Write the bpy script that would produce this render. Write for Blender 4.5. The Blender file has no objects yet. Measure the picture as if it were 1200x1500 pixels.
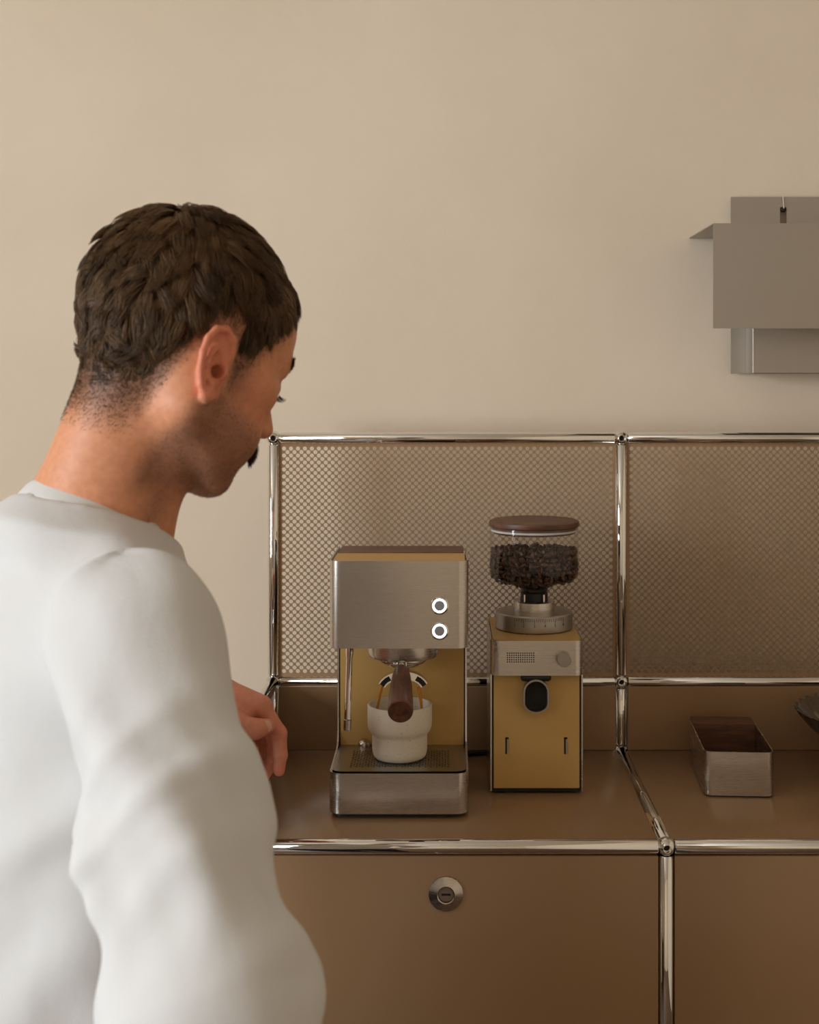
import bpy, bmesh, math, random
import numpy as np
from mathutils import Vector, Matrix

random.seed(7)
np.random.seed(7)
PI = math.pi
scn = bpy.context.scene
COL = scn.collection

# ------------------------------------------------------------------ camera
ZC = 1.62            # camera height
FPX = 1955.0         # focal length in photo pixels (1200 wide frame)
VPX, VPY = 656.0, 560.0
def P(px, py, Y):    # photo pixel at depth Y (metres from the camera plane)
    return Vector(((px - VPX) * Y / FPX, Y, ZC - (py - VPY) * Y / FPX))

cam_d = bpy.data.cameras.new('camera')
cam = bpy.data.objects.new('camera', cam_d)
COL.objects.link(cam)
cam.location = (0, 0, ZC)
cam.rotation_euler = (PI / 2, 0, 0)
cam_d.sensor_fit = 'HORIZONTAL'
cam_d.sensor_width = 36
cam_d.lens = FPX / 1200 * 36
cam_d.shift_x = -(VPX - 600) / 1200
cam_d.shift_y = (VPY - 750) / 1200
cam_d.clip_start = 0.05
cam_d.dof.use_dof = True
cam_d.dof.focus_distance = 1.66
cam_d.dof.aperture_fstop = 11
scn.camera = cam

# ------------------------------------------------------------------ light
WIN_Y0, WIN_Y1, WIN_Z0, WIN_Z1, WALL_LX = -1.35, 0.40, 1.00, 2.55, -2.60
world = bpy.data.worlds.new('world')
scn.world = world
world.use_nodes = True
world.node_tree.nodes['Background'].inputs[0].default_value = (0.75, 0.85, 1.0, 1)
world.node_tree.nodes['Background'].inputs[1].default_value = 0.6
la = bpy.data.lights.new('window_daylight', 'AREA')
la.shape = 'RECTANGLE'
la.size = WIN_Y1 - WIN_Y0
la.size_y = WIN_Z1 - WIN_Z0
la.energy = 119
la.color = (0.88, 0.95, 1.0)
lo = bpy.data.objects.new('window_daylight', la)
COL.objects.link(lo)
lo.location = (WALL_LX - 0.13, (WIN_Y0 + WIN_Y1) / 2, (WIN_Z0 + WIN_Z1) / 2)
lo.rotation_euler = (PI / 2, 0, -PI / 2)
scn.view_settings.view_transform = 'Standard'
scn.view_settings.look = 'None'
scn.view_settings.gamma = 1
scn.view_settings.use_curve_mapping = False
scn.view_settings.exposure = 0.0

# ------------------------------------------------------------------ materials
def srgb(r, g, b):
    def f(c):
        c /= 255.0
        return c / 12.92 if c <= 0.04045 else ((c + 0.055) / 1.055) ** 2.4
    return (f(r), f(g), f(b), 1)

def mat(name, col, rough=0.5, metal=0.0, spec=0.5, coat=0.0, aniso=0.0):
    m = bpy.data.materials.new(name)
    m.use_nodes = True
    b = m.node_tree.nodes['Principled BSDF']
    b.inputs['Base Color'].default_value = col
    b.inputs['Roughness'].default_value = rough
    b.inputs['Metallic'].default_value = metal
    b.inputs['Specular IOR Level'].default_value = spec
    b.inputs['Coat Weight'].default_value = coat
    b.inputs['Coat Roughness'].default_value = 0.12
    b.inputs['Anisotropic'].default_value = aniso
    return m, m.node_tree, b

def noise(nt, scale, detail=4, rough=0.5, stretch=(1, 1, 1), coord='Object', dist=0.0):
    tc = nt.nodes.new('ShaderNodeTexCoord')
    mp = nt.nodes.new('ShaderNodeMapping')
    mp.inputs['Scale'].default_value = stretch
    n = nt.nodes.new('ShaderNodeTexNoise')
    n.inputs['Scale'].default_value = scale
    n.inputs['Detail'].default_value = detail
    n.inputs['Roughness'].default_value = rough
    n.inputs['Distortion'].default_value = dist
    nt.links.new(tc.outputs[coord], mp.inputs[0])
    nt.links.new(mp.outputs[0], n.inputs['Vector'])
    return n

def ramp(nt, fac, c0, c1, p0=0.3, p1=0.7):
    r = nt.nodes.new('ShaderNodeValToRGB')
    r.color_ramp.elements[0].position = p0
    r.color_ramp.elements[0].color = c0
    r.color_ramp.elements[1].position = p1
    r.color_ramp.elements[1].color = c1
    nt.links.new(fac, r.inputs[0])
    return r

def bump(nt, b, fac, strength=0.1, dist=0.001):
    u = nt.nodes.new('ShaderNodeBump')
    u.inputs['Strength'].default_value = strength
    u.inputs['Distance'].default_value = dist
    nt.links.new(fac, u.inputs['Height'])
    nt.links.new(u.outputs[0], b.inputs['Normal'])
    return u

M = {}
def scale_c(c, k): return (c[0] * k, c[1] * k, c[2] * k, 1)

m, nt, b = mat('plaster', srgb(222, 206, 182), 0.85, spec=0.2)
n = noise(nt, 2.2, 5, 0.55)
r = ramp(nt, n.outputs[0], srgb(226, 208, 185), srgb(235, 218, 197))
nt.links.new(r.outputs[0], b.inputs['Base Color'])
n2 = noise(nt, 26, 6, 0.6)
bump(nt, b, n2.outputs[0], 0.22, 0.004)
M['plaster'] = m
M['ceiling'] = mat('ceiling_paint', srgb(216, 204, 188), 0.9)[0]
M['panelling'] = mat('putty_paint', srgb(232, 214, 190), 0.8)[0]

m, nt, b = mat('floor_oak', srgb(120, 86, 56), 0.45)
n = noise(nt, 3, 5, 0.6, (1, 14, 1))
r = ramp(nt, n.outputs[0], srgb(70, 48, 32), srgb(100, 72, 48))
nt.links.new(r.outputs[0], b.inputs['Base Color'])
M['floor'] = m

m, nt, b = mat('beige_powder_paint', srgb(158, 125, 92), 0.25, spec=0.5)
n = noise(nt, 900, 2, 0.5)
bump(nt, b, n.outputs[0], 0.05, 0.0004)
M['paint'] = m
M['chrome'] = mat('chrome', (0.82, 0.81, 0.79, 1), 0.045, 1.0)[0]
M['dark'] = mat('black_plastic', (0.008, 0.007, 0.006, 1), 0.45)[0]
M['void'] = mat('shade_and_print_black', (0.012, 0.010, 0.008, 1), 0.8)[0]  # near-black: recess shade put into colour, also the dial marks

def steel(name, col, stretch, rough=0.3):
    m, nt, b = mat(name, col, rough, 1.0, aniso=0.5)
    n = noise(nt, 1500, 3, 0.6, stretch)
    r = ramp(nt, n.outputs[0], (rough - .03,) * 3 + (1,), (rough + .04,) * 3 + (1,))
    nt.links.new(r.outputs[0], b.inputs['Roughness'])
    bump(nt, b, n.outputs[0], 0.010, 0.0001)
    return m
M['steel'] = steel('brushed_steel', (0.60, 0.555, 0.51, 1), (0.02, 0.02, 2.0), 0.25)
M['steel_v'] = steel('brushed_steel_sconce', (0.42, 0.38, 0.335, 1), (0.02, 0.02, 2.0), 0.42)
M['steel_dk'] = steel('machined_steel', (0.42, 0.39, 0.35, 1), (0.4, 0.4, 1.0), 0.33)

m, nt, b = mat('mustard_enamel', srgb(202, 162, 96), 0.42, spec=0.4)
n = noise(nt, 1200, 2, 0.5)
bump(nt, b, n.outputs[0], 0.05, 0.0003)
M['mustard'] = m

def wood(name, c0, c1, stretch, rough=0.45):
    m, nt, b = mat(name, c0, rough)
    n = noise(nt, 60, 5, 0.6, stretch, dist=0.6)
    r = ramp(nt, n.outputs[0], c0, c1)
    nt.links.new(r.outputs[0], b.inputs['Base Color'])
    bump(nt, b, n.outputs[0], 0.08, 0.0005)
    return m
M['walnut'] = wood('walnut', srgb(72, 43, 30), srgb(116, 76, 54), (0.35, 2.0, 2.0))
M['walnut_y'] = wood('walnut_handle', srgb(74, 42, 28), srgb(120, 78, 56), (2.2, 0.3, 2.2), 0.4)

m, nt, b = mat('cream_stoneware', srgb(226, 215, 196), 0.5)
n = noise(nt, 420, 2, 0.5)
r = ramp(nt, n.outputs[0], srgb(170, 145, 112), srgb(228, 217, 198), 0.27, 0.33)
nt.links.new(r.outputs[0], b.inputs['Base Color'])
M['ceramic'] = m
M['coffee'] = mat('espresso_stream', srgb(196, 126, 34), 0.2)[0]
m, nt, b = mat('roasted_beans', srgb(62, 38, 26), 0.35)
n = noise(nt, 90, 2, 0.5)
r = ramp(nt, n.outputs[0], srgb(40, 24, 17), srgb(92, 58, 40))
nt.links.new(r.outputs[0], b.inputs['Base Color'])
M['beans'] = m

def glass(name, tint=(1, 1, 1, 1), ior=1.45):
    m = bpy.data.materials.new(name)
    m.use_nodes = True
    nt = m.node_tree
    nt.nodes.clear()
    o = nt.nodes.new('ShaderNodeOutputMaterial')
    mx = nt.nodes.new('ShaderNodeMixShader')
    t = nt.nodes.new('ShaderNodeBsdfTransparent')
    t.inputs[0].default_value = tint
    g = nt.nodes.new('ShaderNodeBsdfGlossy')
    g.inputs['Roughness'].default_value = 0.03
    lw = nt.nodes.new('ShaderNodeLayerWeight')
    pw = nt.nodes.new('ShaderNodeMath'); pw.operation = 'POWER'; pw.inputs[1].default_value = 4.0
    ml = nt.nodes.new('ShaderNodeMath'); ml.operation = 'MULTIPLY_ADD'; ml.inputs[1].default_value = .55; ml.inputs[2].default_value = .045
    nt.links.new(lw.outputs['Facing'], pw.inputs[0])
    nt.links.new(pw.outputs[0], ml.inputs[0])
    nt.links.new(ml.outputs[0], mx.inputs[0])
    nt.links.new(t.outputs[0], mx.inputs[1])
    nt.links.new(g.outputs[0], mx.inputs[2])
    nt.links.new(mx.outputs[0], o.inputs[0])
    return m
M['glass'] = glass('clear_glass', (0.97, 0.96, 0.94, 1), 1.28)

m, nt, b = mat('white_ring_light', (1, 1, 1, 1), 0.4)
b.inputs['Emission Color'].default_value = (1, 0.98, 0.97, 1)
b.inputs['Emission Strength'].default_value = 3.0
M['ring'] = m
M['button'] = mat('grey_button', srgb(168, 170, 184), 0.35)[0]

m, nt, b = mat('white_cotton_fleece', srgb(216, 214, 212), 0.95, spec=0.1)
b.inputs['Sheen Weight'].default_value = 0.25
n = noise(nt, 700, 3, 0.6)
n3 = noise(nt, 13, 3, 0.5, (1.0, 1.0, 0.5), dist=0.4)
mxn = nt.nodes.new('ShaderNodeMath'); mxn.operation = 'MULTIPLY_ADD'
nt.links.new(n3.outputs[0], mxn.inputs[0]); mxn.inputs[1].default_value = 9.0
nt.links.new(n.outputs[0], mxn.inputs[2])
bump(nt, b, mxn.outputs[0], 0.3, 0.0011)
M['cotton'] = m
m, nt, b = mat('white_rib_knit', srgb(216, 214, 211), 0.95, spec=0.1)
M['rib'] = m
M['trousers'] = mat('navy_twill', srgb(42, 44, 54), 0.9)[0]
M['shoe'] = mat('black_leather', srgb(24, 22, 22), 0.4)[0]

m, nt, b = mat('skin', srgb(205, 142, 112), 0.5, spec=0.35)
a = nt.nodes.new('ShaderNodeAttribute'); a.attribute_name = 'tone'
n = noise(nt, 140, 4, 0.6)
mx = nt.nodes.new('ShaderNodeMix'); mx.data_type = 'RGBA'; mx.blend_type = 'MULTIPLY'
mx.inputs[0].default_value = 1.0
r = ramp(nt, n.outputs[0], (0.86, 0.80, 0.78, 1), (1.0, 1.0, 1.0, 1))
nt.links.new(a.outputs['Color'], mx.inputs[6])
nt.links.new(r.outputs[0], mx.inputs[7])
nt.links.new(mx.outputs[2], b.inputs['Base Color'])
b.inputs['Subsurface Weight'].default_value = 0.12
b.inputs['Subsurface Radius'].default_value = (1.0, 0.35, 0.2)
b.inputs['Subsurface Scale'].default_value = 0.006
n = noise(nt, 500, 3, 0.6)
bump(nt, b, n.outputs[0], 0.12, 0.0006)
M['skin'] = m
M['nail'] = mat('nail', srgb(226, 172, 148), 0.3)[0]
M['eye'] = mat('eye_white', srgb(225, 218, 210), 0.2)[0]
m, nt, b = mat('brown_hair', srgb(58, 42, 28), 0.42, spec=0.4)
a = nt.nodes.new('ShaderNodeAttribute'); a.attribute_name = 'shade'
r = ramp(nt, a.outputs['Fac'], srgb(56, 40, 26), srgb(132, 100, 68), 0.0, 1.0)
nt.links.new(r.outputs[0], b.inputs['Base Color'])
M['hair'] = m

# ------------------------------------------------------------------ object helpers
def setp(o, label=None, cat=None, group=None, kind=None):
    if label: o['label'] = label
    if cat: o['category'] = cat
    if group: o['group'] = group
    if kind: o['kind'] = kind
    return o

def thing(name, label, cat, loc, rotz=0.0, group=None):
    o = bpy.data.objects.new(name, None)
    COL.objects.link(o)
    o.location = loc
    o.rotation_euler = (0, 0, rotz)
    o.empty_display_size = 0.05
    return setp(o, label, cat, group)

def link(name, me, material, parent=None, smooth=None):
    o = bpy.data.objects.new(name, me)
    COL.objects.link(o)
    if material is not None and not me.materials:
        me.materials.append(material)
    if parent is not None:
        o.parent = parent
    if smooth is not None:
        if smooth >= 180:
            me.shade_smooth()
        else:
            bm = bmesh.new(); bm.from_mesh(me)
            for f in bm.faces: f.smooth = True
            for e in bm.edges:
                if len(e.link_faces) == 2 and e.calc_face_angle(0) > math.radians(smooth):
                    e.smooth = False
            bm.to_mesh(me); bm.free()
    return o

def obj(name, bm, material, parent=None, smooth=30):
    bmesh.ops.recalc_face_normals(bm, faces=bm.faces)
    me = bpy.data.meshes.new(name)
    bm.to_mesh(me); bm.free()
    return link(name, me, material, parent, smooth)

def box(bm, x0, x1, y0, y1, z0, z1, bev=0.0, seg=2):
    t = bmesh.new()
    bmesh.ops.create_cube(t, size=1)
    for v in t.verts:
        v.co = Vector(((x0 + x1) / 2 + v.co.x * (x1 - x0), (y0 + y1) / 2 + v.co.y * (y1 - y0), (z0 + z1) / 2 + v.co.z * (z1 - z0)))
    if bev > 0:
        bmesh.ops.bevel(t, geom=t.edges[:], offset=bev, segments=seg, affect='EDGES', profile=0.5)
    merge(bm, t)
    return bm

def merge(bm, t, mtx=None):
    if mtx is not None: bmesh.ops.transform(t, matrix=mtx, verts=t.verts)
    me = bpy.data.meshes.new('tmp')
    t.to_mesh(me); t.free()
    bm.from_mesh(me)
    bpy.data.meshes.remove(me)

def prism(bm, pts, axis, a0, a1):
    """2D polygon extruded along an axis (x: pts=(y,z), y: pts=(x,z), z: pts=(x,y))"""
    def mk(p, a):
        return {'x': (a, p[0], p[1]), 'y': (p[0], a, p[1]), 'z': (p[0], p[1], a)}[axis]
    A = [bm.verts.new(mk(p, a0)) for p in pts]
    B = [bm.verts.new(mk(p, a1)) for p in pts]
    n = len(pts)
    bm.faces.new(A); bm.faces.new(B[::-1])
    for i in range(n):
        bm.faces.new((A[i], A[(i + 1) % n], B[(i + 1) % n], B[i]))
    return bm

def rrect(x0, x1, y0, y1, r, seg=6, corners=(1, 1, 1, 1)):
    """rounded rectangle, corners order: (x1,y1) (x0,y1) (x0,y0) (x1,y0)"""
    pts = []
    for i, (cx, cy, sx, sy) in enumerate(((x1, y1, -1, -1), (x0, y1, 1, -1), (x0, y0, 1, 1), (x1, y0, -1, 1))):
        if not corners[i]:
            pts.append((cx, cy)); continue
        for k in range(seg + 1):
            a = i * PI / 2 + k / seg * PI / 2
            pts.append((cx + sx * r + r * math.cos(a), cy + sy * r + r * math.sin(a)))
    return pts

def lathe(bm, prof, seg=48, c=(0, 0, 0), closed=False):
    rings = []
    for (r, z) in prof:
        if r < 1e-7:
            rings.append([bm.verts.new((c[0], c[1], c[2] + z))])
        else:
            rings.append([bm.verts.new((c[0] + r * math.cos(2 * PI * i / seg), c[1] + r * math.sin(2 * PI * i / seg), c[2] + z)) for i in range(seg)])
    pairs = list(zip(rings[:-1], rings[1:]))
    if closed: pairs.append((rings[-1], rings[0]))
    for A, B in pairs:
        if len(A) == 1 and len(B) == 1: continue
        for i in range(seg):
            j = (i + 1) % seg
            if len(A) == 1: bm.faces.new((A[0], B[i], B[j]))
            elif len(B) == 1: bm.faces.new((A[i], A[j], B[0]))
            else: bm.faces.new((A[i], A[j], B[j], B[i]))
    return bm

def tube(bm, pts, rad, seg=16, cap=True):
    pts = [Vector(p) for p in pts]
    n = len(pts)
    rads = rad if isinstance(rad, (list, tuple)) else [rad] * n
    up = None
    rings = []
    for i in range(n):
        d = (pts[min(i + 1, n - 1)] - pts[max(i - 1, 0)]).normalized()
        if up is None:
            up = d.orthogonal().normalized()
        up = (up - d * up.dot(d)).normalized()
        s = d.cross(up)
        rings.append([bm.verts.new(pts[i] + (up * math.cos(2 * PI * k / seg) + s * math.sin(2 * PI * k / seg)) * rads[i]) for k in range(seg)])
    for A, B in zip(rings[:-1], rings[1:]):
        for k in range(seg):
            bm.faces.new((A[k], A[(k + 1) % seg], B[(k + 1) % seg], B[k]))
    if cap:
        bm.faces.new(rings[0][::-1]); bm.faces.new(rings[-1])
    return bm

def pydata(name, V, F):
    me = bpy.data.meshes.new(name)
    me.from_pydata([tuple(v) for v in V] if not isinstance(V, np.ndarray) else V.tolist(), [], F if isinstance(F, list) else F.tolist())
    me.update()
    return me

def perforated(x0, x1, z0, z1, pitch, rad, margin, seg, thick):
    """sheet in the XZ plane facing -Y, staggered real holes with wall thickness; unused rim stays solid"""
    h = pitch / 2
    nx = int((x1 - x0 - 2 * margin) / pitch)
    nz = int((z1 - z0 - 2 * margin) / h) - 1
    if nz % 2 == 0: nz -= 1
    ox = (x0 + x1) / 2 - nx * pitch / 2
    oz = (z0 + z1) / 2 - (nz + 1) * h / 2
    q = seg // 4
    corners = [(h, 0), (0, h), (-h, 0), (0, -h)]
    ring_o = []
    for i in range(4):
        a, c = corners[i], corners[(i + 1) % 4]
        for k in range(q):
            t = k / q
            ring_o.append((a[0] + (c[0] - a[0]) * t, a[1] + (c[1] - a[1]) * t))
    ring_i = [(rad * math.cos(2 * PI * k / seg), rad * math.sin(2 * PI * k / seg)) for k in range(seg)]
    V, F = [], []
    for j in range(nz):
        odd = j % 2
        cnt = nx if not odd else nx - 1
        for i in range(cnt):
            cx = ox + h + i * pitch + (h if odd else 0)
            cz = oz + h + j * h
            b0 = len(V)
            V += [(cx + p[0], 0, cz + p[1]) for p in ring_o]
            V += [(cx + p[0], 0, cz + p[1]) for p in ring_i]
            V += [(cx + p[0], thick, cz + p[1]) for p in ring_i]
            for k in range(seg):
                l = (k + 1) % seg
                F.append((b0 + k, b0 + l, b0 + seg + l, b0 + seg + k))
                F.append((b0 + seg + k, b0 + seg + l, b0 + 2 * seg + l, b0 + 2 * seg + k))
    ex0, ex1 = ox, ox + nx * pitch
    ez0, ez1 = oz, oz + (nz + 1) * h
    def quad(a, bb, c, d):
        b0 = len(V); V.extend([(p[0], 0, p[1]) for p in (a, bb, c, d)]); F.append((b0, b0 + 1, b0 + 2, b0 + 3))
    def tri(a, bb, c):
        b0 = len(V); V.extend([(p[0], 0, p[1]) for p in (a, bb, c)]); F.append((b0, b0 + 1, b0 + 2))
    for j in range(1, nz, 2):
        cz = oz + h + j * h
        tri((ex0, cz - h), (ex0 + h, cz), (ex0, cz + h)); tri((ex1, cz - h), (ex1 - h, cz), (ex1, cz + h))
    for s_, zc_ in ((1, ez0), (-1, ez1)):
        for i in range(nx - 1):
            cx = ex0 + (i + 1) * pitch
            tri((cx - h, zc_), (cx + h, zc_), (cx, zc_ + s_ * h))
        tri((ex0, zc_), (ex0 + h, zc_), (ex0, zc_ + s_ * h)); tri((ex1, zc_), (ex1 - h, zc_), (ex1, zc_ + s_ * h))
    quad((x0, z0), (x1, z0), (x1, ez0), (x0, ez0)); quad((x0, ez1), (x1, ez1), (x1, z1), (x0, z1))
    quad((x0, ez0), (ex0, ez0), (ex0, ez1), (x0, ez1)); quad((ex1, ez0), (x1, ez0), (x1, ez1), (ex1, ez1))
    return V, F

# ------------------------------------------------------------------ room
WALL_Y = 2.030
RX0, RX1, RY0, RZ1 = WALL_LX, 2.0, -3.0, 3.00
def struct(name, bm, material, **k):
    o = obj(name, bm, material, None, 30)
    o['kind'] = 'structure'
    return o
struct('floor', box(bmesh.new(), RX0 - .2, RX1 + .2, RY0 - .2, WALL_Y + .2, -0.1, 0), M['floor'])
struct('ceiling', box(bmesh.new(), RX0 - .2, RX1 + .2, RY0 - .2, WALL_Y + .2, RZ1, RZ1 + .1), M['ceiling'])
struct('wall_back', box(bmesh.new(), RX0 - .2, RX1 + .2, WALL_Y, WALL_Y + .15, 0, RZ1), M['plaster'])
struct('wall_right', box(bmesh.new(), RX1, RX1 + .15, RY0, WALL_Y, 0, RZ1), M['panelling'])
struct('wall_front', box(bmesh.new(), RX0 - .2, RX1 + .2, RY0 - .15, RY0, 0, RZ1), M['panelling'])
bm = bmesh.new()
box(bm, RX0 - .15, RX0, RY0, WIN_Y0, 0, RZ1)
box(bm, RX0 - .15, RX0, WIN_Y1, WALL_Y, 0, RZ1)
box(bm, RX0 - .15, RX0, WIN_Y0, WIN_Y1, 0, WIN_Z0)
box(bm, RX0 - .15, RX0, WIN_Y0, WIN_Y1, WIN_Z1, RZ1)
struct('wall_left', bm, M['plaster'])
bm = bmesh.new()
for (a0, a1, c0, c1) in ((WIN_Y0, WIN_Y1, WIN_Z0, WIN_Z0 + .05), (WIN_Y0, WIN_Y1, WIN_Z1 - .05, WIN_Z1),
                         (WIN_Y0, WIN_Y0 + .05, WIN_Z0, WIN_Z1), (WIN_Y1 - .05, WIN_Y1, WIN_Z0, WIN_Z1),
                         ((WIN_Y0 + WIN_Y1) / 2 - .03, (WIN_Y0 + WIN_Y1) / 2 + .03, WIN_Z0, WIN_Z1)):
    box(bm, RX0 - .09, RX0 - .03, a0, a1, c0, c1, 0.004)
struct('window_1', bm, M['ceiling'])

# ------------------------------------------------------------------ modular cabinet
YR, YF = 1.920, 1.525
XL, XM, XR = -0.2505, 0.2495, 0.7495
ZS = ZC - 0.5304            # shelf level (tube centres)
Z1_, Z2_ = ZS + 0.100, ZS + 0.450
LEVELS = [ZS, ZS - .35, ZS - .70, ZS - 1.05]
TR, BR = 0.0084, 0.0108
cab = thing('modular_cabinet', 'beige metal modular cabinet with chrome tube frame and perforated back panels', 'cabinet', (0, YR, 0))
cab_o = Vector((0, YR, 0))

_tube_cache = {}
def frame_tube(a, c):
    a, c = Vector(a), Vector(c)
    L = (c - a).length
    key = round(L, 4)
    if key not in _tube_cache:
        t = bmesh.new()
        g = BR * 0.86
        tube(t, [(0, 0, g), (0, 0, g + .0012), (0, 0, g + .0014), (0, 0, L - g - .0014), (0, 0, L - g - .0012), (0, 0, L - g)],
             [TR * .97, TR * .97, TR, TR, TR * .97, TR * .97], 28)
        bmesh.ops.recalc_face_normals(t, faces=t.faces)
        me = bpy.data.meshes.new('tube'); t.to_mesh(me); t.free()
        me.materials.append(M['chrome'])
        for p in me.polygons: p.use_smooth = len(p.vertices) == 4
        _tube_cache[key] = me
    o = bpy.data.objects.new('tube', _tube_cache[key]); COL.objects.link(o)
    o.parent = cab
    o.location = a - cab_o
    o.rotation_euler = (c - a).to_track_quat('Z', 'Y').to_euler()
    return o

t = bmesh.new()
hole = 0.0042
prof = [(0, -BR * .35), (hole * .9, -BR * .35), (hole, -math.sqrt(BR ** 2 - hole ** 2) + .0006), (hole * 1.12, -math.sqrt(BR ** 2 - hole ** 2))]
a0 = math.asin(hole * 1.25 / BR)
for k in range(15):
    a_ = a0 + (PI - a0) * k / 14
    prof.append((BR * math.sin(a_) if k < 14 else 0, -BR * math.cos(a_)))
lathe(t, prof, 28)
bmesh.ops.transform(t, matrix=Matrix.Rotation(-PI / 2, 4, 'X'), verts=t.verts)   # hole towards -Y
bmesh.ops.recalc_face_normals(t, faces=t.faces)
ball_me = bpy.data.meshes.new('ball_connector'); t.to_mesh(ball_me); t.free()
ball_me.shade_smooth(); ball_me.materials.append(M['chrome']); ball_me.materials.append(M['void'])
for p in ball_me.polygons:
    if math.hypot(p.center.x, p.center.z) < hole * .93 and -BR * .9 < p.center.y < 0: p.material_index = 1  # inside of the chrome hole coloured near-black as its shade
def ball(p):
    o = bpy.data.objects.new('ball_connector', ball_me); COL.objects.link(o)
    o.parent = cab; o.location = Vector(p) - cab_o
    return o

for x in (XL, XM, XR):
    for z in LEVELS:
        ball((x, YR, z)); ball((x, YF, z)); frame_tube((x, YF, z), (x, YR, z))
    for za, zb in zip(LEVELS[1:], LEVELS[:-1]):
        frame_tube((x, YF, za), (x, YF, zb)); frame_tube((x, YR, za), (x, YR, zb))
    ball((x, YR, Z1_)); ball((x, YR, Z2_))
    frame_tube((x, YR, ZS), (x, YR, Z1_)); frame_tube((x, YR, Z1_), (x, YR, Z2_))
for x in (XL, XR):
    ball((x, YF, Z1_)); frame_tube((x, YF, Z1_), (x, YR, Z1_)); frame_tube((x, YF, ZS), (x, YF, Z1_))
for xa, xb in ((XL, XM), (XM, XR)):
    for z in LEVELS:
        frame_tube((xa, YF, z), (xb, YF, z)); frame_tube((xa, YR, z), (xb, YR, z))
    frame_tube((xa, YR, Z1_), (xb, YR, Z1_)); frame_tube((xa, YR, Z2_), (xb, YR, Z2_))

def cpart(name, bm, parent=cab, material=None, smooth=30):
    bmesh.ops.translate(bm, verts=bm.verts, vec=-cab_o)
    return obj(name, bm, material or M['paint'], parent, smooth)
G = TR * 0.80
ZTOP = ZS + 0.0030
for xa, xb in ((XL, XM), (XM, XR)):
    # perforated panel with folded rim behind
    V, F = perforated(xa + G, xb - G, Z1_ + G, Z2_ - G, 0.010, 0.0031, 0.0024, 12, 0.0012)
    V = [(v[0], v[1] - .0005, v[2]) for v in V]
    me = pydata('perforated_panel', V, F)
    o = link('perforated_panel', me, M['paint'], cab)
    o['label'] = 'beige perforated sheet metal back panel'
    bm = bmesh.new()
    for (p0, p1, q0, q1) in ((xa + G, xa + G + .0012, Z1_ + G, Z2_ - G), (xb - G - .0012, xb - G, Z1_ + G, Z2_ - G),
                             (xa + G, xb - G, Z1_ + G, Z1_ + G + .0012), (xa + G, xb - G, Z2_ - G - .0012, Z2_ - G)):
        box(bm, p0, p1, YR + .0, YR + .010, q0, q1)
    cpart('panel_rim', bm)
    # low back panel, shelf panel
    cpart('back_panel', box(bmesh.new(), xa + TR, xb - TR, YR - .0105, YR - .0085, ZTOP + .0010, Z1_ - TR * .6, .0006, 1))
    bm = box(bmesh.new(), xa + G, xb - G, YF + G, YR - G, ZTOP - .0025, ZTOP, .0008, 2)
    cpart('shelf_panel', bm)
    for za, zb in zip(LEVELS[1:], LEVELS[:-1]):
        bm = box(bmesh.new(), xa + TR + .0008, xb - TR - .0008, YF - .0045, YF + .010, za + TR + .001, zb - TR - .001, .0014, 2)
        dr = cpart('drop_door', bm)
        lx, lz = (xa + xb) / 2 + (-.0015), zb - (1307 - 1240) * 1.5205 / FPX
        bm = bmesh.new()
        lathe(bm, [(0.0, .0010), (.0086, .0010), (.0090, .0052), (.0100, .0056), (.0196, .0022), (.0200, .0012), (.0200, 0)], 56)
        bmesh.ops.transform(bm, matrix=Matrix.Translation((lx, YF - .0045, lz)) @ Matrix.Rotation(PI / 2, 4, 'X'), verts=bm.verts)
        bmesh.ops.translate(bm, verts=bm.verts, vec=-cab_o)
        rs = obj('lock_rosette', bm, M['steel'], dr, 25)
        bm = bmesh.new()
        lathe(bm, [(0, .0032), (.0080, .0032), (.0084, .0028), (.0084, .0)], 32)
        bmesh.ops.transform(bm, matrix=Matrix.Translation((lx, YF - .0045, lz)) @ Matrix.Rotation(PI / 2, 4, 'X'), verts=bm.verts)
        cpart('lock_cylinder', bm, dr, M['steel_dk'])
        cpart('keyhole', box(bmesh.new(), lx - .0052, lx + .0052, YF - .0082, YF - .0076, lz - .0011, lz + .0011), dr, M['void'])
    for z in LEVELS[1:]:
        cpart('floor_panel', box(bmesh.new(), xa + G, xb - G, YF + G + .012, YR - G, z - .001, z + .001))
    for za, zb in zip(LEVELS[1:], LEVELS[:-1]):
        cpart('rear_panel', box(bmesh.new(), xa + G, xb - G, YR - .001, YR + .001, za + G, zb - G))
for x in (XL, XR):
    cpart('side_panel', box(bmesh.new(), x - .001, x + .001, YF + G, YR - G, ZS + G, Z1_ - G))
    for za, zb in zip(LEVELS[1:], LEVELS[:-1]):
        cpart('side_panel', box(bmesh.new(), x - .001, x + .001, YF + G, YR - G, za + G, zb - G))
for x in (XL, XM, XR):
    for y in (YF, YR):
        bm = lathe(bmesh.new(), [(0, 0), (.016, 0), (.016, .006), (.006, .010), (.006, LEVELS[3] - .007), (0, LEVELS[3] - .007)], 24)
        bmesh.ops.translate(bm, verts=bm.verts, vec=(x, y, 0))
        cpart('foot', bm, material=M['chrome'])

# ------------------------------------------------------------------ espresso machine
EX0, EX1, EY = -0.1435, 0.0252, 1.610
EW = (EX1 - EX0) / 2
ecx = (EX0 + EX1) / 2
esp = thing('espresso_machine', 'brushed steel espresso machine with mustard panels and two glowing ring buttons', 'espresso machine', (ecx, EY, ZTOP))
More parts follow.
